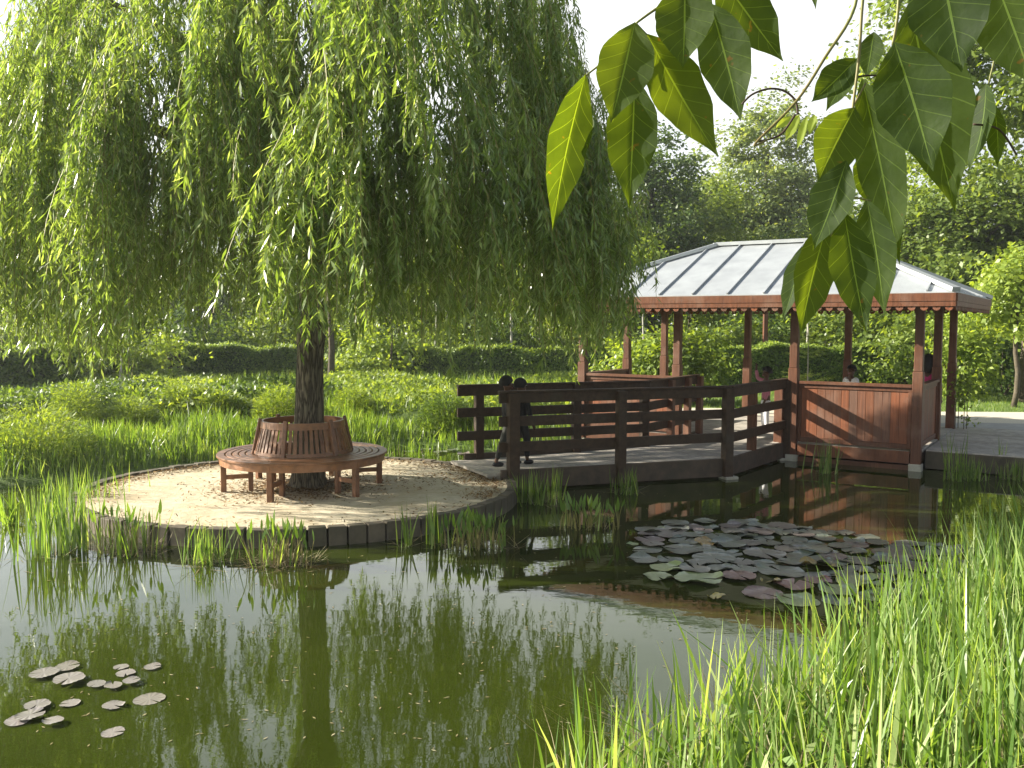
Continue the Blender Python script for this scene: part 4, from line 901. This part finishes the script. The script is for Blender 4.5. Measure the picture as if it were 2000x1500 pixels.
# ------------------------------------------------------------------ lily pads
def padmat(name, c1, c2, c3):
    m, t, b, o = newmat(name)
    c = t.nodes.new('ShaderNodeTexCoord'); sp = t.nodes.new('ShaderNodeSeparateXYZ'); at_ = t.nodes.new('ShaderNodeMath'); at_.operation = 'ARCTAN2'; mu = t.nodes.new('ShaderNodeMath'); mu.operation = 'MULTIPLY'; mu.inputs[1].default_value = 13
    si = t.nodes.new('ShaderNodeMath'); si.operation = 'COSINE'
    t.links.new(c.outputs['Object'], sp.inputs[0]); t.links.new(sp.outputs[1], at_.inputs[0]); t.links.new(sp.outputs[0], at_.inputs[1]); t.links.new(at_.outputs[0], mu.inputs[0]); t.links.new(mu.outputs[0], si.inputs[0])
    vein = ramp(t, si.outputs[0], [(.9, (0, 0, 0)), (1, (.35, .35, .35))])
    oi = t.nodes.new('ShaderNodeObjectInfo'); base = ramp(t, oi.outputs['Random'], [(0, c1), (.5, c2), (1, c3)])
    base = mixc(t, ramp(t, noise(t, 9, 4), [(.45, (0, 0, 0)), (.7, (.5, .5, .5))]), base, c3); base = mixc(t, vein, base, (.28, .30, .16))
    t.links.new(base, b.inputs['Base Color']); b.inputs['Roughness'].default_value = .28; b.inputs['Specular IOR Level'].default_value = .9; bump(t, si.outputs[0], .2, .004, b); return m
M['pad_grey'] = padmat('grey_lily_pad', (.11, .135, .095), (.16, .18, .135), (.15, .11, .105))
M['pad_green'] = padmat('green_lily_pad', (.22, .29, .10), (.27, .33, .14), (.20, .22, .10))
M['pad_purple'] = padmat('purple_lily_pad', (.20, .09, .08), (.24, .12, .10), (.17, .10, .08))
M['pad_yellow'] = padmat('yellow_lily_pad', (.38, .33, .08), (.30, .22, .05), (.22, .10, .03))
M['pad_dusk'] = padmat('dusky_lily_pad', (.20, .18, .17), (.26, .23, .22), (.19, .17, .14))
padmesh = {}
def pad_mesh(seed, mt, curl):
    r = random.Random(seed); n = 40; V = [(0, 0, .004)]; gap = r.uniform(.04, .16); rings = (.35, .7, .93, 1.0)
    ph = r.uniform(0, 6.28); ph2 = r.uniform(0, 6.28); jag = [r.uniform(-.035, .03) for _ in range(n + 1)]
    for q in rings:
        for k in range(n + 1):
            a = gap + (2 * PI - 2 * gap) * k / n; rr_ = q * (1 + (.05 * math.sin(2 * a + ph) + jag[k]) * q)
            z = .004 + curl * max(0, q - .55) ** 2 * (math.sin(3 * a + ph2) * .6 + .5 * math.sin(a + ph)) + (.012 if q == 1 and k % 2 else 0) * (curl > .02) + .004 * math.sin(7 * a)*q
            V.append((rr_ * math.cos(a) * .5, rr_ * math.sin(a) * .5, max(z, .0015)))
    f3 = [(0, 1 + k, 2 + k) for k in range(n)]; f4 = []
    for i in range(3):
        for k in range(n): b = 1 + i * (n + 1) + k; f4.append((b, b + n + 1, b + n + 2, b + 1))
    me = bpy.data.meshes.new('lily_pad'); me.from_pydata(V, [], f3 + f4); me.update(); me.materials.append(M[mt]); me.polygons.foreach_set('use_smooth', [True] * len(me.polygons)); return me
for mt in ('pad_dusk', 'pad_grey', 'pad_green', 'pad_purple', 'pad_yellow'): padmesh[mt] = [pad_mesh(i * 7 + len(mt), mt, (.06, .2, .35, .6, .95)[i]) for i in range(5)]
placed = []
prn = random.Random(4)
def pad(px, vy, wpx, mt, label, group, var=None, tilt=0):
    d = dist(vy); x, y = at(px, d); size = wpx / F * d; v = prn.randrange(4) if var is None else var
    me = padmesh[mt][v]
    o = bpy.data.objects.new('lily_pad', me); col.objects.link(o); o.location = (x, y, .002 + .0035 * (len(placed) % 6)); o.scale = (size, size, size)
    o.rotation_euler = (prn.gauss(0, .012) + tilt, prn.gauss(0, .012), prn.uniform(0, 6.28)); props(o, label, 'lily pad', group); placed.append((x, y, size)); return o
MG = 'lily pads in the main patch'
named = [(1270, 1079, 60, 'pad_grey', 'grey green lily pad at the far left tip of the main patch'), (1240, 1068, 24, 'pad_green', 'tiny pale green lily pad just outside the left tip of the patch'),
 (1310, 1116, 68, 'pad_green', 'pale green lily pad above the crinkled pair at the left front of the patch'), (1292, 1135, 64, 'pad_green', 'pale crinkled lily pad at the left front corner of the patch'), (1372, 1139, 92, 'pad_green', 'largest pale green lily pad, in the front row of the patch'),
 (1452, 1134, 72, 'pad_purple', 'reddish purple lily pad right of the largest pale one'), (1500, 1166, 80, 'pad_purple', 'mauve lily pad nearest the open water at the front'), (1570, 1181, 84, 'pad_green', 'pale green lily pad closest to the reeds at the front'),
 (1562, 1150, 76, 'pad_purple', 'dusty pink lily pad beside the yellow curled leaf'), (1610, 1142, 52, 'pad_purple', 'small pink lily pad tilted up at its edge'), (1690, 1145, 84, 'pad_green', 'pale round lily pad half hidden by the first reeds'), (1650, 1163, 76, 'pad_green', 'pale lily pad just below the half hidden round one'), (1710, 1172, 60, 'pad_green', 'pale lily pad deepest among the near reeds'),
 (1535, 1122, 92, 'pad_grey', 'broad grey lily pad in the middle of the front half'), (1683, 1069, 50, 'pad_grey', 'lone grey lily pad before the reflected parapet'), (1408, 1175, 36, 'pad_yellow', 'curled yellow lily leaf floating alone before the patch'),
 (1385, 1066, 44, 'pad_yellow', 'orange brown curled leaf in the rear of the patch'), (1605, 1112, 70, 'pad_yellow', 'olive yellow folded leaf standing up in the patch middle'), (1517, 1141, 40, 'pad_yellow', 'broken yellow leaf between the grey and pink pads'), (1875, 1100, 60, 'pad_grey', 'grey lily pad at the far right end of the patch'), (1835, 1145, 50, 'pad_yellow', 'tan lily pad among the reeds at the right')]
for px, vy, wp_, mt, lab in named:
    up = mt == 'pad_yellow' and wp_ > 30; pad(px, vy, wp_, mt, lab, MG, var=4 if up else (3 if mt == 'pad_green' else None), tilt=.25 if up else 0)
cand = 0
while len(placed) < 118 and cand < 9000:
    cand += 1; px = prn.uniform(1250, 1900); vy = prn.uniform(1018, 1182)
    top_ = 1022 + max(0, (px - 1480)) * .13; bot = 1105 if px < 1330 else (1122 if px < 1560 else (1150 if px < 1640 else 1182))
    if px < 1290: top_ = 1038
    if not (top_ < vy < bot): continue
    if 1400 < px < 1530 and 1060 < vy < 1085 and prn.random() < .6: continue
    wp_ = prn.uniform(46, 84) * (.75 + (vy - 1020) / 320); d = dist(vy); x, y = at(px, d); sz = wp_ / F * d
    if any(math.hypot(x - a, (y - b)) < .37 * (sz + c) for a, b, c in placed): continue
    pad(px, vy, wp_, 'pad_grey', 'dark grey green lily pad crowded inside the main patch near the pavilion', MG)
LG = 'lily pads at lower left'
for px, vy, wp_, lab in ((113, 1322, 50, 'rear lily pad of the left group, above the wide one'), (66, 1337, 60, 'lily pad second from left in the rear row of the left group'), (115, 1350, 68, 'wide lily pad in the middle of the left group'), (220, 1320, 34, 'rear middle lily pad of the left group'), (229, 1334, 42, 'lily pad just below the rear middle one of the left group'),
                         (283, 1321, 36, 'rightmost rear lily pad of the left group'), (170, 1358, 40, 'lily pad right of the wide one in the left group'), (203, 1362, 38, 'lily pad between its two close neighbours in the left group'), (240, 1353, 38, 'lily pad touching the row of three in the left group'), (275, 1386, 64, 'largest lily pad at the right of the left group'),
                         (116, 1396, 42, 'small lily pad below the wide one in the left group'), (203, 1401, 46, 'lily pad alone left of the largest in the left group'), (50, 1402, 56, 'overlapping lily pad near the left edge'), (35, 1424, 60, 'dark lily pad tucked under the overlapping one'), (80, 1437, 42, 'lily pad at the lower left of the group'), (200, 1455, 48, 'frontmost ragged lily pad of the left group'), (10, 1432, 56, 'lily pad cut by the left edge of the photo')):
    pad(px, vy, wp_ * .92, 'pad_dusk', lab, LG, var=(px // 7) % 3)
for px, vy, wp_ in ((800, 884, 26), (830, 881, 22), (860, 886, 28), (885, 882, 24), (845, 876, 24), (905, 888, 26)): pad(px, vy, wp_, 'pad_grey', 'small pale lily pad in the channel behind the island', 'lily pads behind the island')
# single out every pad of the crowded middle by its row and its place in the row
ORD = ['first', 'second', 'third', 'fourth', 'fifth', 'sixth', 'seventh', 'eighth', 'ninth', 'tenth', 'eleventh', 'twelfth', 'thirteenth', 'fourteenth', 'fifteenth', 'sixteenth', 'seventeenth', 'eighteenth', 'nineteenth', 'twentieth']
ROWN = ['rearmost row', 'second row from the back', 'third row from the back', 'fourth row from the back', 'fifth row from the back', 'front row', 'very front row']
rest = sorted([o for o in bpy.data.objects if o.name.startswith('lily_pad') and o.get('group') == MG and o['label'].startswith('dark grey green')], key=lambda o: -o.location.y)
nr_ = max(1, math.ceil(len(rest) / 6))
nr_ = math.ceil(len(rest) / 6)
for k in range(6):
    for j, o in enumerate(sorted(rest[k * nr_:(k + 1) * nr_], key=lambda o: o.location.x / o.location.y)):
        o['label'] = 'dark grey green lily pad, ' + ORD[j] + ' from left in the ' + ROWN[k]
bk_ = sorted([o for o in bpy.data.objects if o.get('group') == 'lily pads behind the island'], key=lambda o: o.location.x / o.location.y)
for j, o in enumerate(bk_): o['label'] = ORD[j] + ' small pale lily pad from the left in the channel behind the island'
# petals and specks floating
r = np.random.default_rng(61); n = 620; px = r.uniform(10, 1750, n); vy = 960 + 530 * r.uniform(0, 1, n) ** 1.4
P = np.array([(*at(a, dist(b)), .004) for a, b in zip(px, vy)]); keep = (np.hypot((P[:, 0] - IC.x) / IE, P[:, 1] - IC.y) > IR + .1); P = P[keep]
o = scatter_leaves(P, .03, M['dry'], 'floating_debris', flat=.015, seed=8)[0]; props(o, 'tiny pale bits of leaf and petal floating on the water', 'debris', kind='stuff')

# ------------------------------------------------------------------ overhanging branch in the foreground
def vleaf():
    m, t, b, o = newmat('vine_leaf'); uv = t.nodes.new('ShaderNodeUVMap'); sp = t.nodes.new('ShaderNodeSeparateXYZ'); t.links.new(uv.outputs[0], sp.inputs[0])
    # u: -1..1 across, v along (0..1)
    def math_(op, a, bb=None):
        n = t.nodes.new('ShaderNodeMath'); n.operation = op
        for i, v in enumerate((a, bb)):
            if v is None: continue
            if isinstance(v, (int, float)): n.inputs[i].default_value = v
            else: t.links.new(v, n.inputs[i])
        return n.outputs[0]
    au = math_('ABSOLUTE', math_('MULTIPLY', math_('SUBTRACT', sp.outputs[0], .5), 2)); mid = math_('LESS_THAN', au, .03)
    side = math_('FRACT', math_('MULTIPLY', math_('SUBTRACT', sp.outputs[1], math_('MULTIPLY', math_('POWER', au, .8), .17)), 8)); sv = math_('LESS_THAN', side, .05)
    v = math_('MAXIMUM', mid, math_('MULTIPLY', sv, .55))
    oi = t.nodes.new('ShaderNodeObjectInfo'); base = ramp(t, oi.outputs['Random'], [(0, (.018, .034, .012)), (.5, (.030, .052, .015)), (1, (.056, .082, .02))])
    base = mixc(t, .5, base, ramp(t, noise(t, 25, 5, .6), [(.35, (.027, .044, .014)), (.7, (.05, .078, .019))])); base = mixc(t, ramp(t, noise(t, 70, 2, .5), [(.70, (0, 0, 0)), (.74, (.8, .8, .8))]), base, (.10, .06, .02)); vc = mixc(t, math_('MULTIPLY', v, .75), base, (.13, .19, .06))
    t.links.new(vc, b.inputs['Base Color']); b.inputs['Roughness'].default_value = .6; b.inputs['Specular IOR Level'].default_value = .15
    hh = mixc(t, .35, mixc(t, 1.0, math_('SUBTRACT', 1, v), (1, 1, 1), 'MULTIPLY'), noise(t, 60, 3)); bump(t, hh, .9, .004, b)
    tr = t.nodes.new('ShaderNodeBsdfTranslucent'); t.links.new(mixc(t, 1.0, vc, (4.9, 4.1, .4), 'MULTIPLY'), tr.inputs['Color']); ms = t.nodes.new('ShaderNodeMixShader'); ms.inputs[0].default_value = .5
    t.links.new(b.outputs[0], ms.inputs[1]); t.links.new(tr.outputs[0], ms.inputs[2]); t.links.new(ms.outputs[0], o.inputs['Surface']); return m
M['vleaf'] = vleaf(); M['vstem'] = simple('vine_stem', (.13, .17, .04), .5, var=(.17, .13, .05)); M['vstem_dark'] = simple('vine_tendril', (.05, .03, .02), .6)
M['vyoung'] = leafmat('young_leaf', (.25, .32, .06), (.30, .38, .08), None, .5)
VB = empty('overhanging_branch', unproj(1650, -120, .9)); props(VB, 'leafy branch with large pointed oval leaves hanging into the top right foreground', 'branch')
def bigleaf(base, tip, wpx, d, yaw=0.0, d2=None, fold=.25, bend=.15, mat='vleaf', side=0.0):
    """leaf from base pixel to tip pixel; distance d (d2 at the tip); yaw turns the blade about its midrib"""
    A = unproj(*base, d); B = unproj(*tip, d2 if d2 else d); ax = (B - A); Ln = ax.length; ax.normalize()
    view = ((A + B) / 2 - cam.location).normalized(); sd_ = ax.cross(view).normalized(); nn = sd_.cross(ax).normalized()
    R = Matrix.Rotation(yaw, 3, ax); sd_ = R @ sd_; nn = R @ nn; W = wpx / F * d / max(.35, abs(math.cos(yaw))) * .47
    nvv = 18; nu = 8; V = []; UV = []; r = random.Random(int(base[0] * 7 + tip[1])); ph = r.uniform(0, 6.28)
    for i in range(nvv + 1):
        t = i / nvv; prof = np.interp(t, [0, .04, .12, .25, .38, .52, .66, .78, .87, .94, 1], [.01, .2, .52, .86, 1, .96, .77, .50, .25, .09, .01])
        for j in range(nu + 1):
            u = -1 + 2 * j / nu; wav = 1 + .035 * math.sin(t * 23 + ph + (u > 0) * 2) + (.07 * math.sin(ph) if u > 0 else -.05 * math.sin(ph))
            off = sd_ * (u * W * prof * wav + side * math.sin(PI * t) * Ln * .08)
            zz = nn * (abs(u) * W * prof * -fold + bend * Ln * math.sin(PI * t) * .35 + .05 * W * math.sin(t * 19 + ph + (u > 0)) * u * u)
            V.append(A + ax * (t * Ln) + off + zz - VB.location); UV.append((j / nu, t))
    fs = []
    for i in range(nvv):
        for j in range(nu): b = i * (nu + 1) + j; fs.append((b, b + 1, b + nu + 2, b + nu + 1))
    me = bpy.data.meshes.new('leaf'); me.from_pydata([tuple(v) for v in V], [], fs); me.update()
    ul = me.uv_layers.new(name='UVMap')
    for lp in me.loops: ul.data[lp.index].uv = UV[lp.vertex_index]
    return link('leaf', me, M[mat], VB, True)
D0 = .95
for a_ in [((1238, 42), (1192, 240), 118, .93, .15), ((1262, 66), (1402, 305), 112, .97, -.2), ((1238, 150), (1228, 405), 108, 1.0, .1), ((1142, 145), (1078, 452), 88, .98, -.35), ((1335, -40), (1332, 132), 122, .92, .2),
           ((1385, 5), (1446, 236), 108, 1.0, .2), ((1400, -55), (1528, 118), 104, 1.02, -.1), ((1672, 112), (1583, 198), 66, .97, .3), ((1745, 80), (1822, 332), 150, .86, .15), ((1775, 0), (1866, 412), 160, .98, -.15),
           ((1830, -90), (1877, 138), 160, .84, .1), ((1668, 208), (1596, 355), 104, .92, -.2), ((1652, 312), (1588, 488), 88, .90, .3), ((1682, 150), (1757, 515), 96, 1.0, .1), ((1648, 412), (1692, 648), 92, .9, -.1), ((1692, 385), (1728, 615), 80, 1.0, .2),
           ((1618, 425), (1563, 655), 84, .95, -.3), ((1566, 480), (1528, 625), 42, 1.0, .5), ((1925, 160), (1893, 330), 62, 1.02, .9), ((1940, 200), (1948, 325), 40, 1.03, .5), ((1935, -60), (2020, 170), 130, .85, .1), ((1900, -80), (1998, 140), 120, .95, -.2),
           ((1150, 210), (1100, 330), 50, 1.0, .8), ((1660, 360), (1600, 470), 60, 1.04, .2), ((1700, 280), (1715, 420), 90, 1.05, -.3), ((1580, -70), (1592, 18), 20, 1.0, .2), ((1668, 118), (1612, 215), 46, 1.03, .4), ((1705, 60), (1690, 150), 50, 1.05, .2)]:
    bigleaf(*a_)
for a_ in [((1560, 222), (1532, 275), 22), ((1575, 225), (1556, 290), 18), ((1590, 222), (1580, 262), 20), ((1545, 226), (1512, 250), 18)]: bigleaf(*a_, 1.0, .2, mat='vyoung')
def stem(pts, d, r0, r1, mat='vstem'):
    P = [unproj(x, y, d) - VB.location for x, y in pts]; out_ = []
    for i in range(len(P) - 1):
        p0 = P[max(i - 1, 0)]; p1 = P[i]; p2 = P[i + 1]; p3 = P[min(i + 2, len(P) - 1)]
        for k in range(5):
            t = k / 5; out_.append(.5 * ((2 * p1) + (p2 - p0) * t + (2 * p0 - 5 * p1 + 4 * p2 - p3) * t * t + (3 * p1 - p0 - 3 * p2 + p3) * t ** 3))
    out_.append(P[-1]); n = len(out_); m = MB(); m.tube(out_, [r0 + (r1 - r0) * k / (n - 1) for k in range(n)], 7); return m.build('stem', M[mat], VB, True)
stem([(1680, -130), (1668, 10), (1610, 110), (1555, 195), (1480, 272), (1476, 282), (1500, 270)], .97, .0019, .0011)
stem([(1700, -130), (1683, 0), (1676, 110), (1662, 230), (1655, 330), (1640, 420), (1622, 460)], .95, .0018, .0012)
stem([(1448, 202), (1468, 183), (1500, 172), (1530, 176), (1552, 195), (1557, 222)], .98, .0011, .0013, 'vstem_dark')
stem([(1480, 275), (1510, 268), (1530, 255), (1552, 222)], .98, .0010, .0012, 'vstem_dark')
stem([(1760, -130), (1752, 20), (1742, 85)], .93, .002, .0014); stem([(1420, -130), (1380, -40), (1290, 10), (1240, 45)], .95, .0022, .0012)
stem([(1240, 45), (1262, 68)], .95, .0012, .0012); stem([(1240, 45), (1225, 100), (1238, 152)], .98, .0012, .001); stem([(1225, 100), (1180, 120), (1142, 148)], .98, .0012, .001)
stem([(1665, 150), (1700, 145), (1760, 150)], .97, .0011, .001, 'vstem_dark'); stem([(1660, 215), (1690, 160)], .97, .0011, .001)
stem([(1380, -40), (1388, 8)], .97, .0012, .001); stem([(1830, -130), (1860, -60), (1940, 60), (1930, 160)], 1.0, .0018, .001)
stem([(1900, 240), (1950, 250), (1985, 300)], 1.02, .0012, .0012, 'vstem_dark'); stem([(1620, 455), (1650, 412)], .93, .001, .001); stem([(1650, 380), (1700, 390)], .98, .001, .001)

# ------------------------------------------------------------------ people
M['skin'] = simple('brown_skin', (.10, .052, .03), .5); M['hair'] = simple('black_hair', (.012, .010, .009), .7, var=(.02, .018, .016), scale=60, bmp=.5); M['eye'] = simple('eye', (.05, .04, .035), .2)
M['pink'] = simple('pink_cloth', (.42, .14, .19), .8, var=(.50, .20, .25)); M['pinkwhite'] = simple('pale_pink_cloth', (.62, .50, .52), .85); M['white'] = simple('white_cloth', (.75, .75, .76), .8); M['magenta'] = simple('magenta_cloth', (.48, .03, .16), .8)
M['black'] = simple('dark_cloth', (.018, .017, .018), .8, var=(.03, .03, .03)); M['grey_cloth'] = simple('grey_cloth', (.03, .032, .028), .8, var=(.05, .05, .04)); M['shoe'] = simple('dark_shoe', (.015, .015, .016), .5)
def skin_mesh(name, verts, edges, rad, mat, parent, sub=1):
    me = bpy.data.meshes.new(name); me.from_pydata([tuple(v) for v in verts], edges, []); me.update(); o = bpy.data.objects.new(name, me); col.objects.link(o)
    o.modifiers.new('skin', 'SKIN'); ly = me.skin_vertices[0].data if len(me.skin_vertices) else None
    for i, r_ in enumerate(rad): ly[i].radius = (r_, r_) if not hasattr(r_, '__len__') else r_; ly[i].use_root = (i == 0)
    s_ = o.modifiers.new('sub', 'SUBSURF'); s_.levels = sub; s_.render_levels = sub
    dg = bpy.context.evaluated_depsgraph_get(); ev = o.evaluated_get(dg); me2 = bpy.data.meshes.new_from_object(ev); bpy.data.objects.remove(o)
    return link(name, me2, mat, parent, True)
def person(x, y, z, H, face, label, top, legs, arms=None, stride=0.0, long_hair=False, sleeves=True, shoes=True, hem=None, headr=None):
    """H standing height of a child; local +x is the person's front"""
    t = empty('person', (x, y, z), face); props(t, label, 'person'); k = H
    hip = .48 * k; sh = .78 * k; nk = .835 * k; hd = .925 * k; hw = .055 * k; sw = .105 * k
    arms = arms or {}
    V = [(0, 0, hip)]; E = []; R = [.062 * k]
    def add(p, par, r_): V.append(p); E.append((par, len(V) - 1)); R.append(r_); return len(V) - 1
    belly = add((0, 0, hip + .11 * k), 0, (.055 * k, .068 * k)); chest = add((0, 0, sh - .06 * k), belly, (.055 * k, .075 * k)); neck = add((0, 0, nk), chest, .03 * k)
    h1 = add((.006 * k, 0, hd - .045 * k), neck, .052 * k); h2 = add((-.004 * k, 0, hd + .0 * k), h1, .062 * k); h3 = add((-.006 * k, 0, hd + .035 * k), h2, .045 * k)
    add((.066 * k, 0, hd - .03 * k), h1, .009 * k)
    for s in (1, -1): add((-.005 * k, s * .072 * k, hd - .012 * k), h2, .010 * k)
    Aj = {}
    for s, nm in ((1, 'L'), (-1, 'R')):
        pose = arms.get(nm, [(0.02, .03, -.16), (.05, .0, -.14), (.02, 0, -.05)])
        p = Vector((0, s * sw, sh)); a0 = add(p, chest, .032 * k); lst = [a0]
        for q, r_ in zip(pose[:2], (.024, .019)): p = p + Vector((q[0], q[1] * s, q[2])) * k; lst.append(add(p, lst[-1], r_ * k))
        q = pose[2]; p = p + Vector((q[0], q[1] * s, q[2])) * k * .8; hnd = add(p, lst[-1], (.018 * k, .012 * k)); d = Vector((q[0], q[1] * s, q[2])).normalized(); sd_ = d.cross(Vector((1, 0.2, 0))).normalized()
        for f, ln in ((-1.5, .030), (-.5, .037), (.5, .035), (1.5, .027)):
            b0 = add(p + sd_ * (f * .009 * k) + d * .016 * k, hnd, .0055 * k); add(p + sd_ * (f * .010 * k) + d * (.016 + ln) * k + Vector((.006 * k, 0, 0)), b0, .0045 * k)
        add(p + sd_ * .028 * k + d * .012 * k, hnd, .006 * k); Aj[nm] = [V[i] for i in lst]
    Lg = {}
    for s, nm in ((1, 'L'), (-1, 'R')):
        st = stride * s; hp = add((0, s * hw, hip - .03 * k), 0, .048 * k); kn = add((st * .09 * k + .012 * k, s * hw, .26 * k), hp, .034 * k); an = add((st * .13 * k - abs(st) * .03 * k, s * hw, .045 * k), kn, .022 * k)
        ft = add((V[an][0] + .07 * k, s * (hw + .008 * k), .018 * k), an, (.02 * k, .014 * k)); Lg[nm] = [V[i] for i in (hp, kn, an, ft)]
    skin_mesh('body', V, E, R, M['skin'], t)
    # clothes
    hz = hem if hem else hip + .0
    CV = [(0, 0, hz), (0, 0, hip + .13 * k), (0, 0, sh - .06 * k), (0, 0, sh + .01 * k)]; CE = [(0, 1), (1, 2), (2, 3)]; CR = [(.075 * k, .088 * k), (.064 * k, .078 * k), (.064 * k, .085 * k), (.045 * k, .06 * k)]
    for nm in 'LR':
        a = Aj[nm]; b = len(CV); CV.append(a[0]); CE.append((2, b)); CR.append(.040 * k); CV.append(Vector(a[0]).lerp(Vector(a[1]), .8 if not sleeves else 1)); CE.append((b, b + 1)); CR.append(.031 * k)
        if sleeves: CV.append(Vector(a[1]).lerp(Vector(a[2]), .9)); CE.append((b + 1, b + 2)); CR.append(.026 * k)
    skin_mesh('shirt', CV, CE, CR, M[top], t)
    CV = [(0, 0, hip + .02 * k)]; CE = []; CR = [(.068 * k, .078 * k)]
    for nm in 'LR':
        a = Lg[nm]; b = len(CV); CV += [a[0], a[1], Vector(a[1]).lerp(Vector(a[2]), .85)]; CE += [(0, b), (b, b + 1), (b + 1, b + 2)]; CR += [.056 * k, .043 * k, .034 * k]
    skin_mesh('trousers', CV, CE, CR, M[legs], t)
    for nm in 'LR':
        a = Lg[nm]; m = MB(); an, ft = Vector(a[2]), Vector(a[3]); m.ball((an.x + .025 * k, an.y, .022 * k), (.07 * k, .032 * k, .03 * k)); m.build('shoe', M['shoe'], t, True)
    m = MB(); n_u, n_v = 20, 10; vs = []; fs = []       # hair: a cap that leaves the face free
    for i in range(n_v + 1):
        th_ = PI * .62 * i / n_v
        for j in range(n_u):
            ph = 2 * PI * j / n_u; fr = math.cos(ph); lim = 1 - .38 * max(0, fr) ** .7; tt = th_ * lim; rr_ = .083 * k * (1 + .03 * math.sin(9 * ph + 5 * tt))
            vs.append((-.012 * k + rr_ * math.sin(tt) * math.cos(ph), rr_ * .93 * math.sin(tt) * math.sin(ph), hd + .0 * k + rr_ * math.cos(tt)))
    for i in range(n_v):
        for j in range(n_u): j2 = (j + 1) % n_u; fs.append((i * n_u + j, (i + 1) * n_u + j, (i + 1) * n_u + j2, i * n_u + j2))
    m.add(vs, fs)
    if long_hair: m.tube([(-.05 * k, 0, hd + .02 * k), (-.085 * k, 0, hd - .07 * k), (-.085 * k, 0, sh + .045 * k), (-.08 * k, 0, sh + .0 * k)], [.06 * k, .066 * k, .06 * k, .02 * k], 10)
    m.build('hair', M['hair'], t, True)
    m = MB()
    for s in (1, -1): m.ball((.052 * k, s * .024 * k, hd - .012 * k), .0075 * k, 8, 6)
    m.build('eye', M['eye'], t, True)
    m = MB(); m.tube([(.056 * k, -.018 * k, hd - .058 * k), (.061 * k, 0, hd - .060 * k), (.056 * k, .018 * k, hd - .058 * k)], .0045 * k, 6); m.build('mouth', M['pink'], t, True)
    return t
x, y = at(991, 11.75); person(x, y, .235, 1.17, math.radians(15), 'left one of two dark-clothed children behind the first bridge railing post', 'black', 'grey_cloth', stride=.9, arms={'L': [(.03, .02, -.15), (.1, 0, -.08), (.05, 0, 0)], 'R': [(-.03, .02, -.16), (.06, 0, -.13), (.02, 0, -.05)]})
x, y = at(1018, 11.85); person(x, y, .24, 1.13, math.radians(35), 'right one of two dark-clothed children behind the first bridge railing post', 'black', 'black', stride=-.5)
x, y = at(1498, 15.2); person(x, y, .28, 1.09, math.radians(190), 'child in a pink and white top and white trousers raising one arm inside the pavilion', 'pink', 'white', hem=.50,
                              arms={'R': [(.02, .03, -.16), (.04, 0, -.14), (.02, 0, -.05)], 'L': [(.02, .10, .03), (.0, .03, .16), (0, -.01, .05)]} if False else {'L': [(.03, .02, -.16), (.05, 0, -.14), (.02, 0, -.05)], 'R': [(.05, .09, .03), (.02, .02, .15), (0, -.01, .05)]})
x, y = at(1664, 16.0); person(x, y, .28, 1.09, math.radians(215), 'child in a white T-shirt standing behind the pavilion parapet', 'white', 'black', sleeves=False)
x, y = at(1815, 14.5); person(x, y, .28, 1.33, math.radians(60), 'long-haired girl in a magenta top behind the corner parapet of the pavilion', 'magenta', 'black', long_hair=True, sleeves=False)

# ------------------------------------------------------------------ air
hm, ht, hb, ho = newmat('haze'); ht.nodes.remove(hb); pvv = ht.nodes.new('ShaderNodeVolumePrincipled'); pvv.inputs['Density'].default_value = .0008; pvv.inputs['Color'].default_value = (.93, .96, 1, 1); pvv.inputs['Anisotropy'].default_value = .3
ht.links.new(pvv.outputs[0], ho.inputs['Volume'])
m = MB(); m.prism([(-760, -760), (760, -760), (760, 760), (-760, 760)], -2.5, 18); props(m.build('haze', hm), 'thin summer haze between the pond and the far trees', 'haze', kind='stuff')
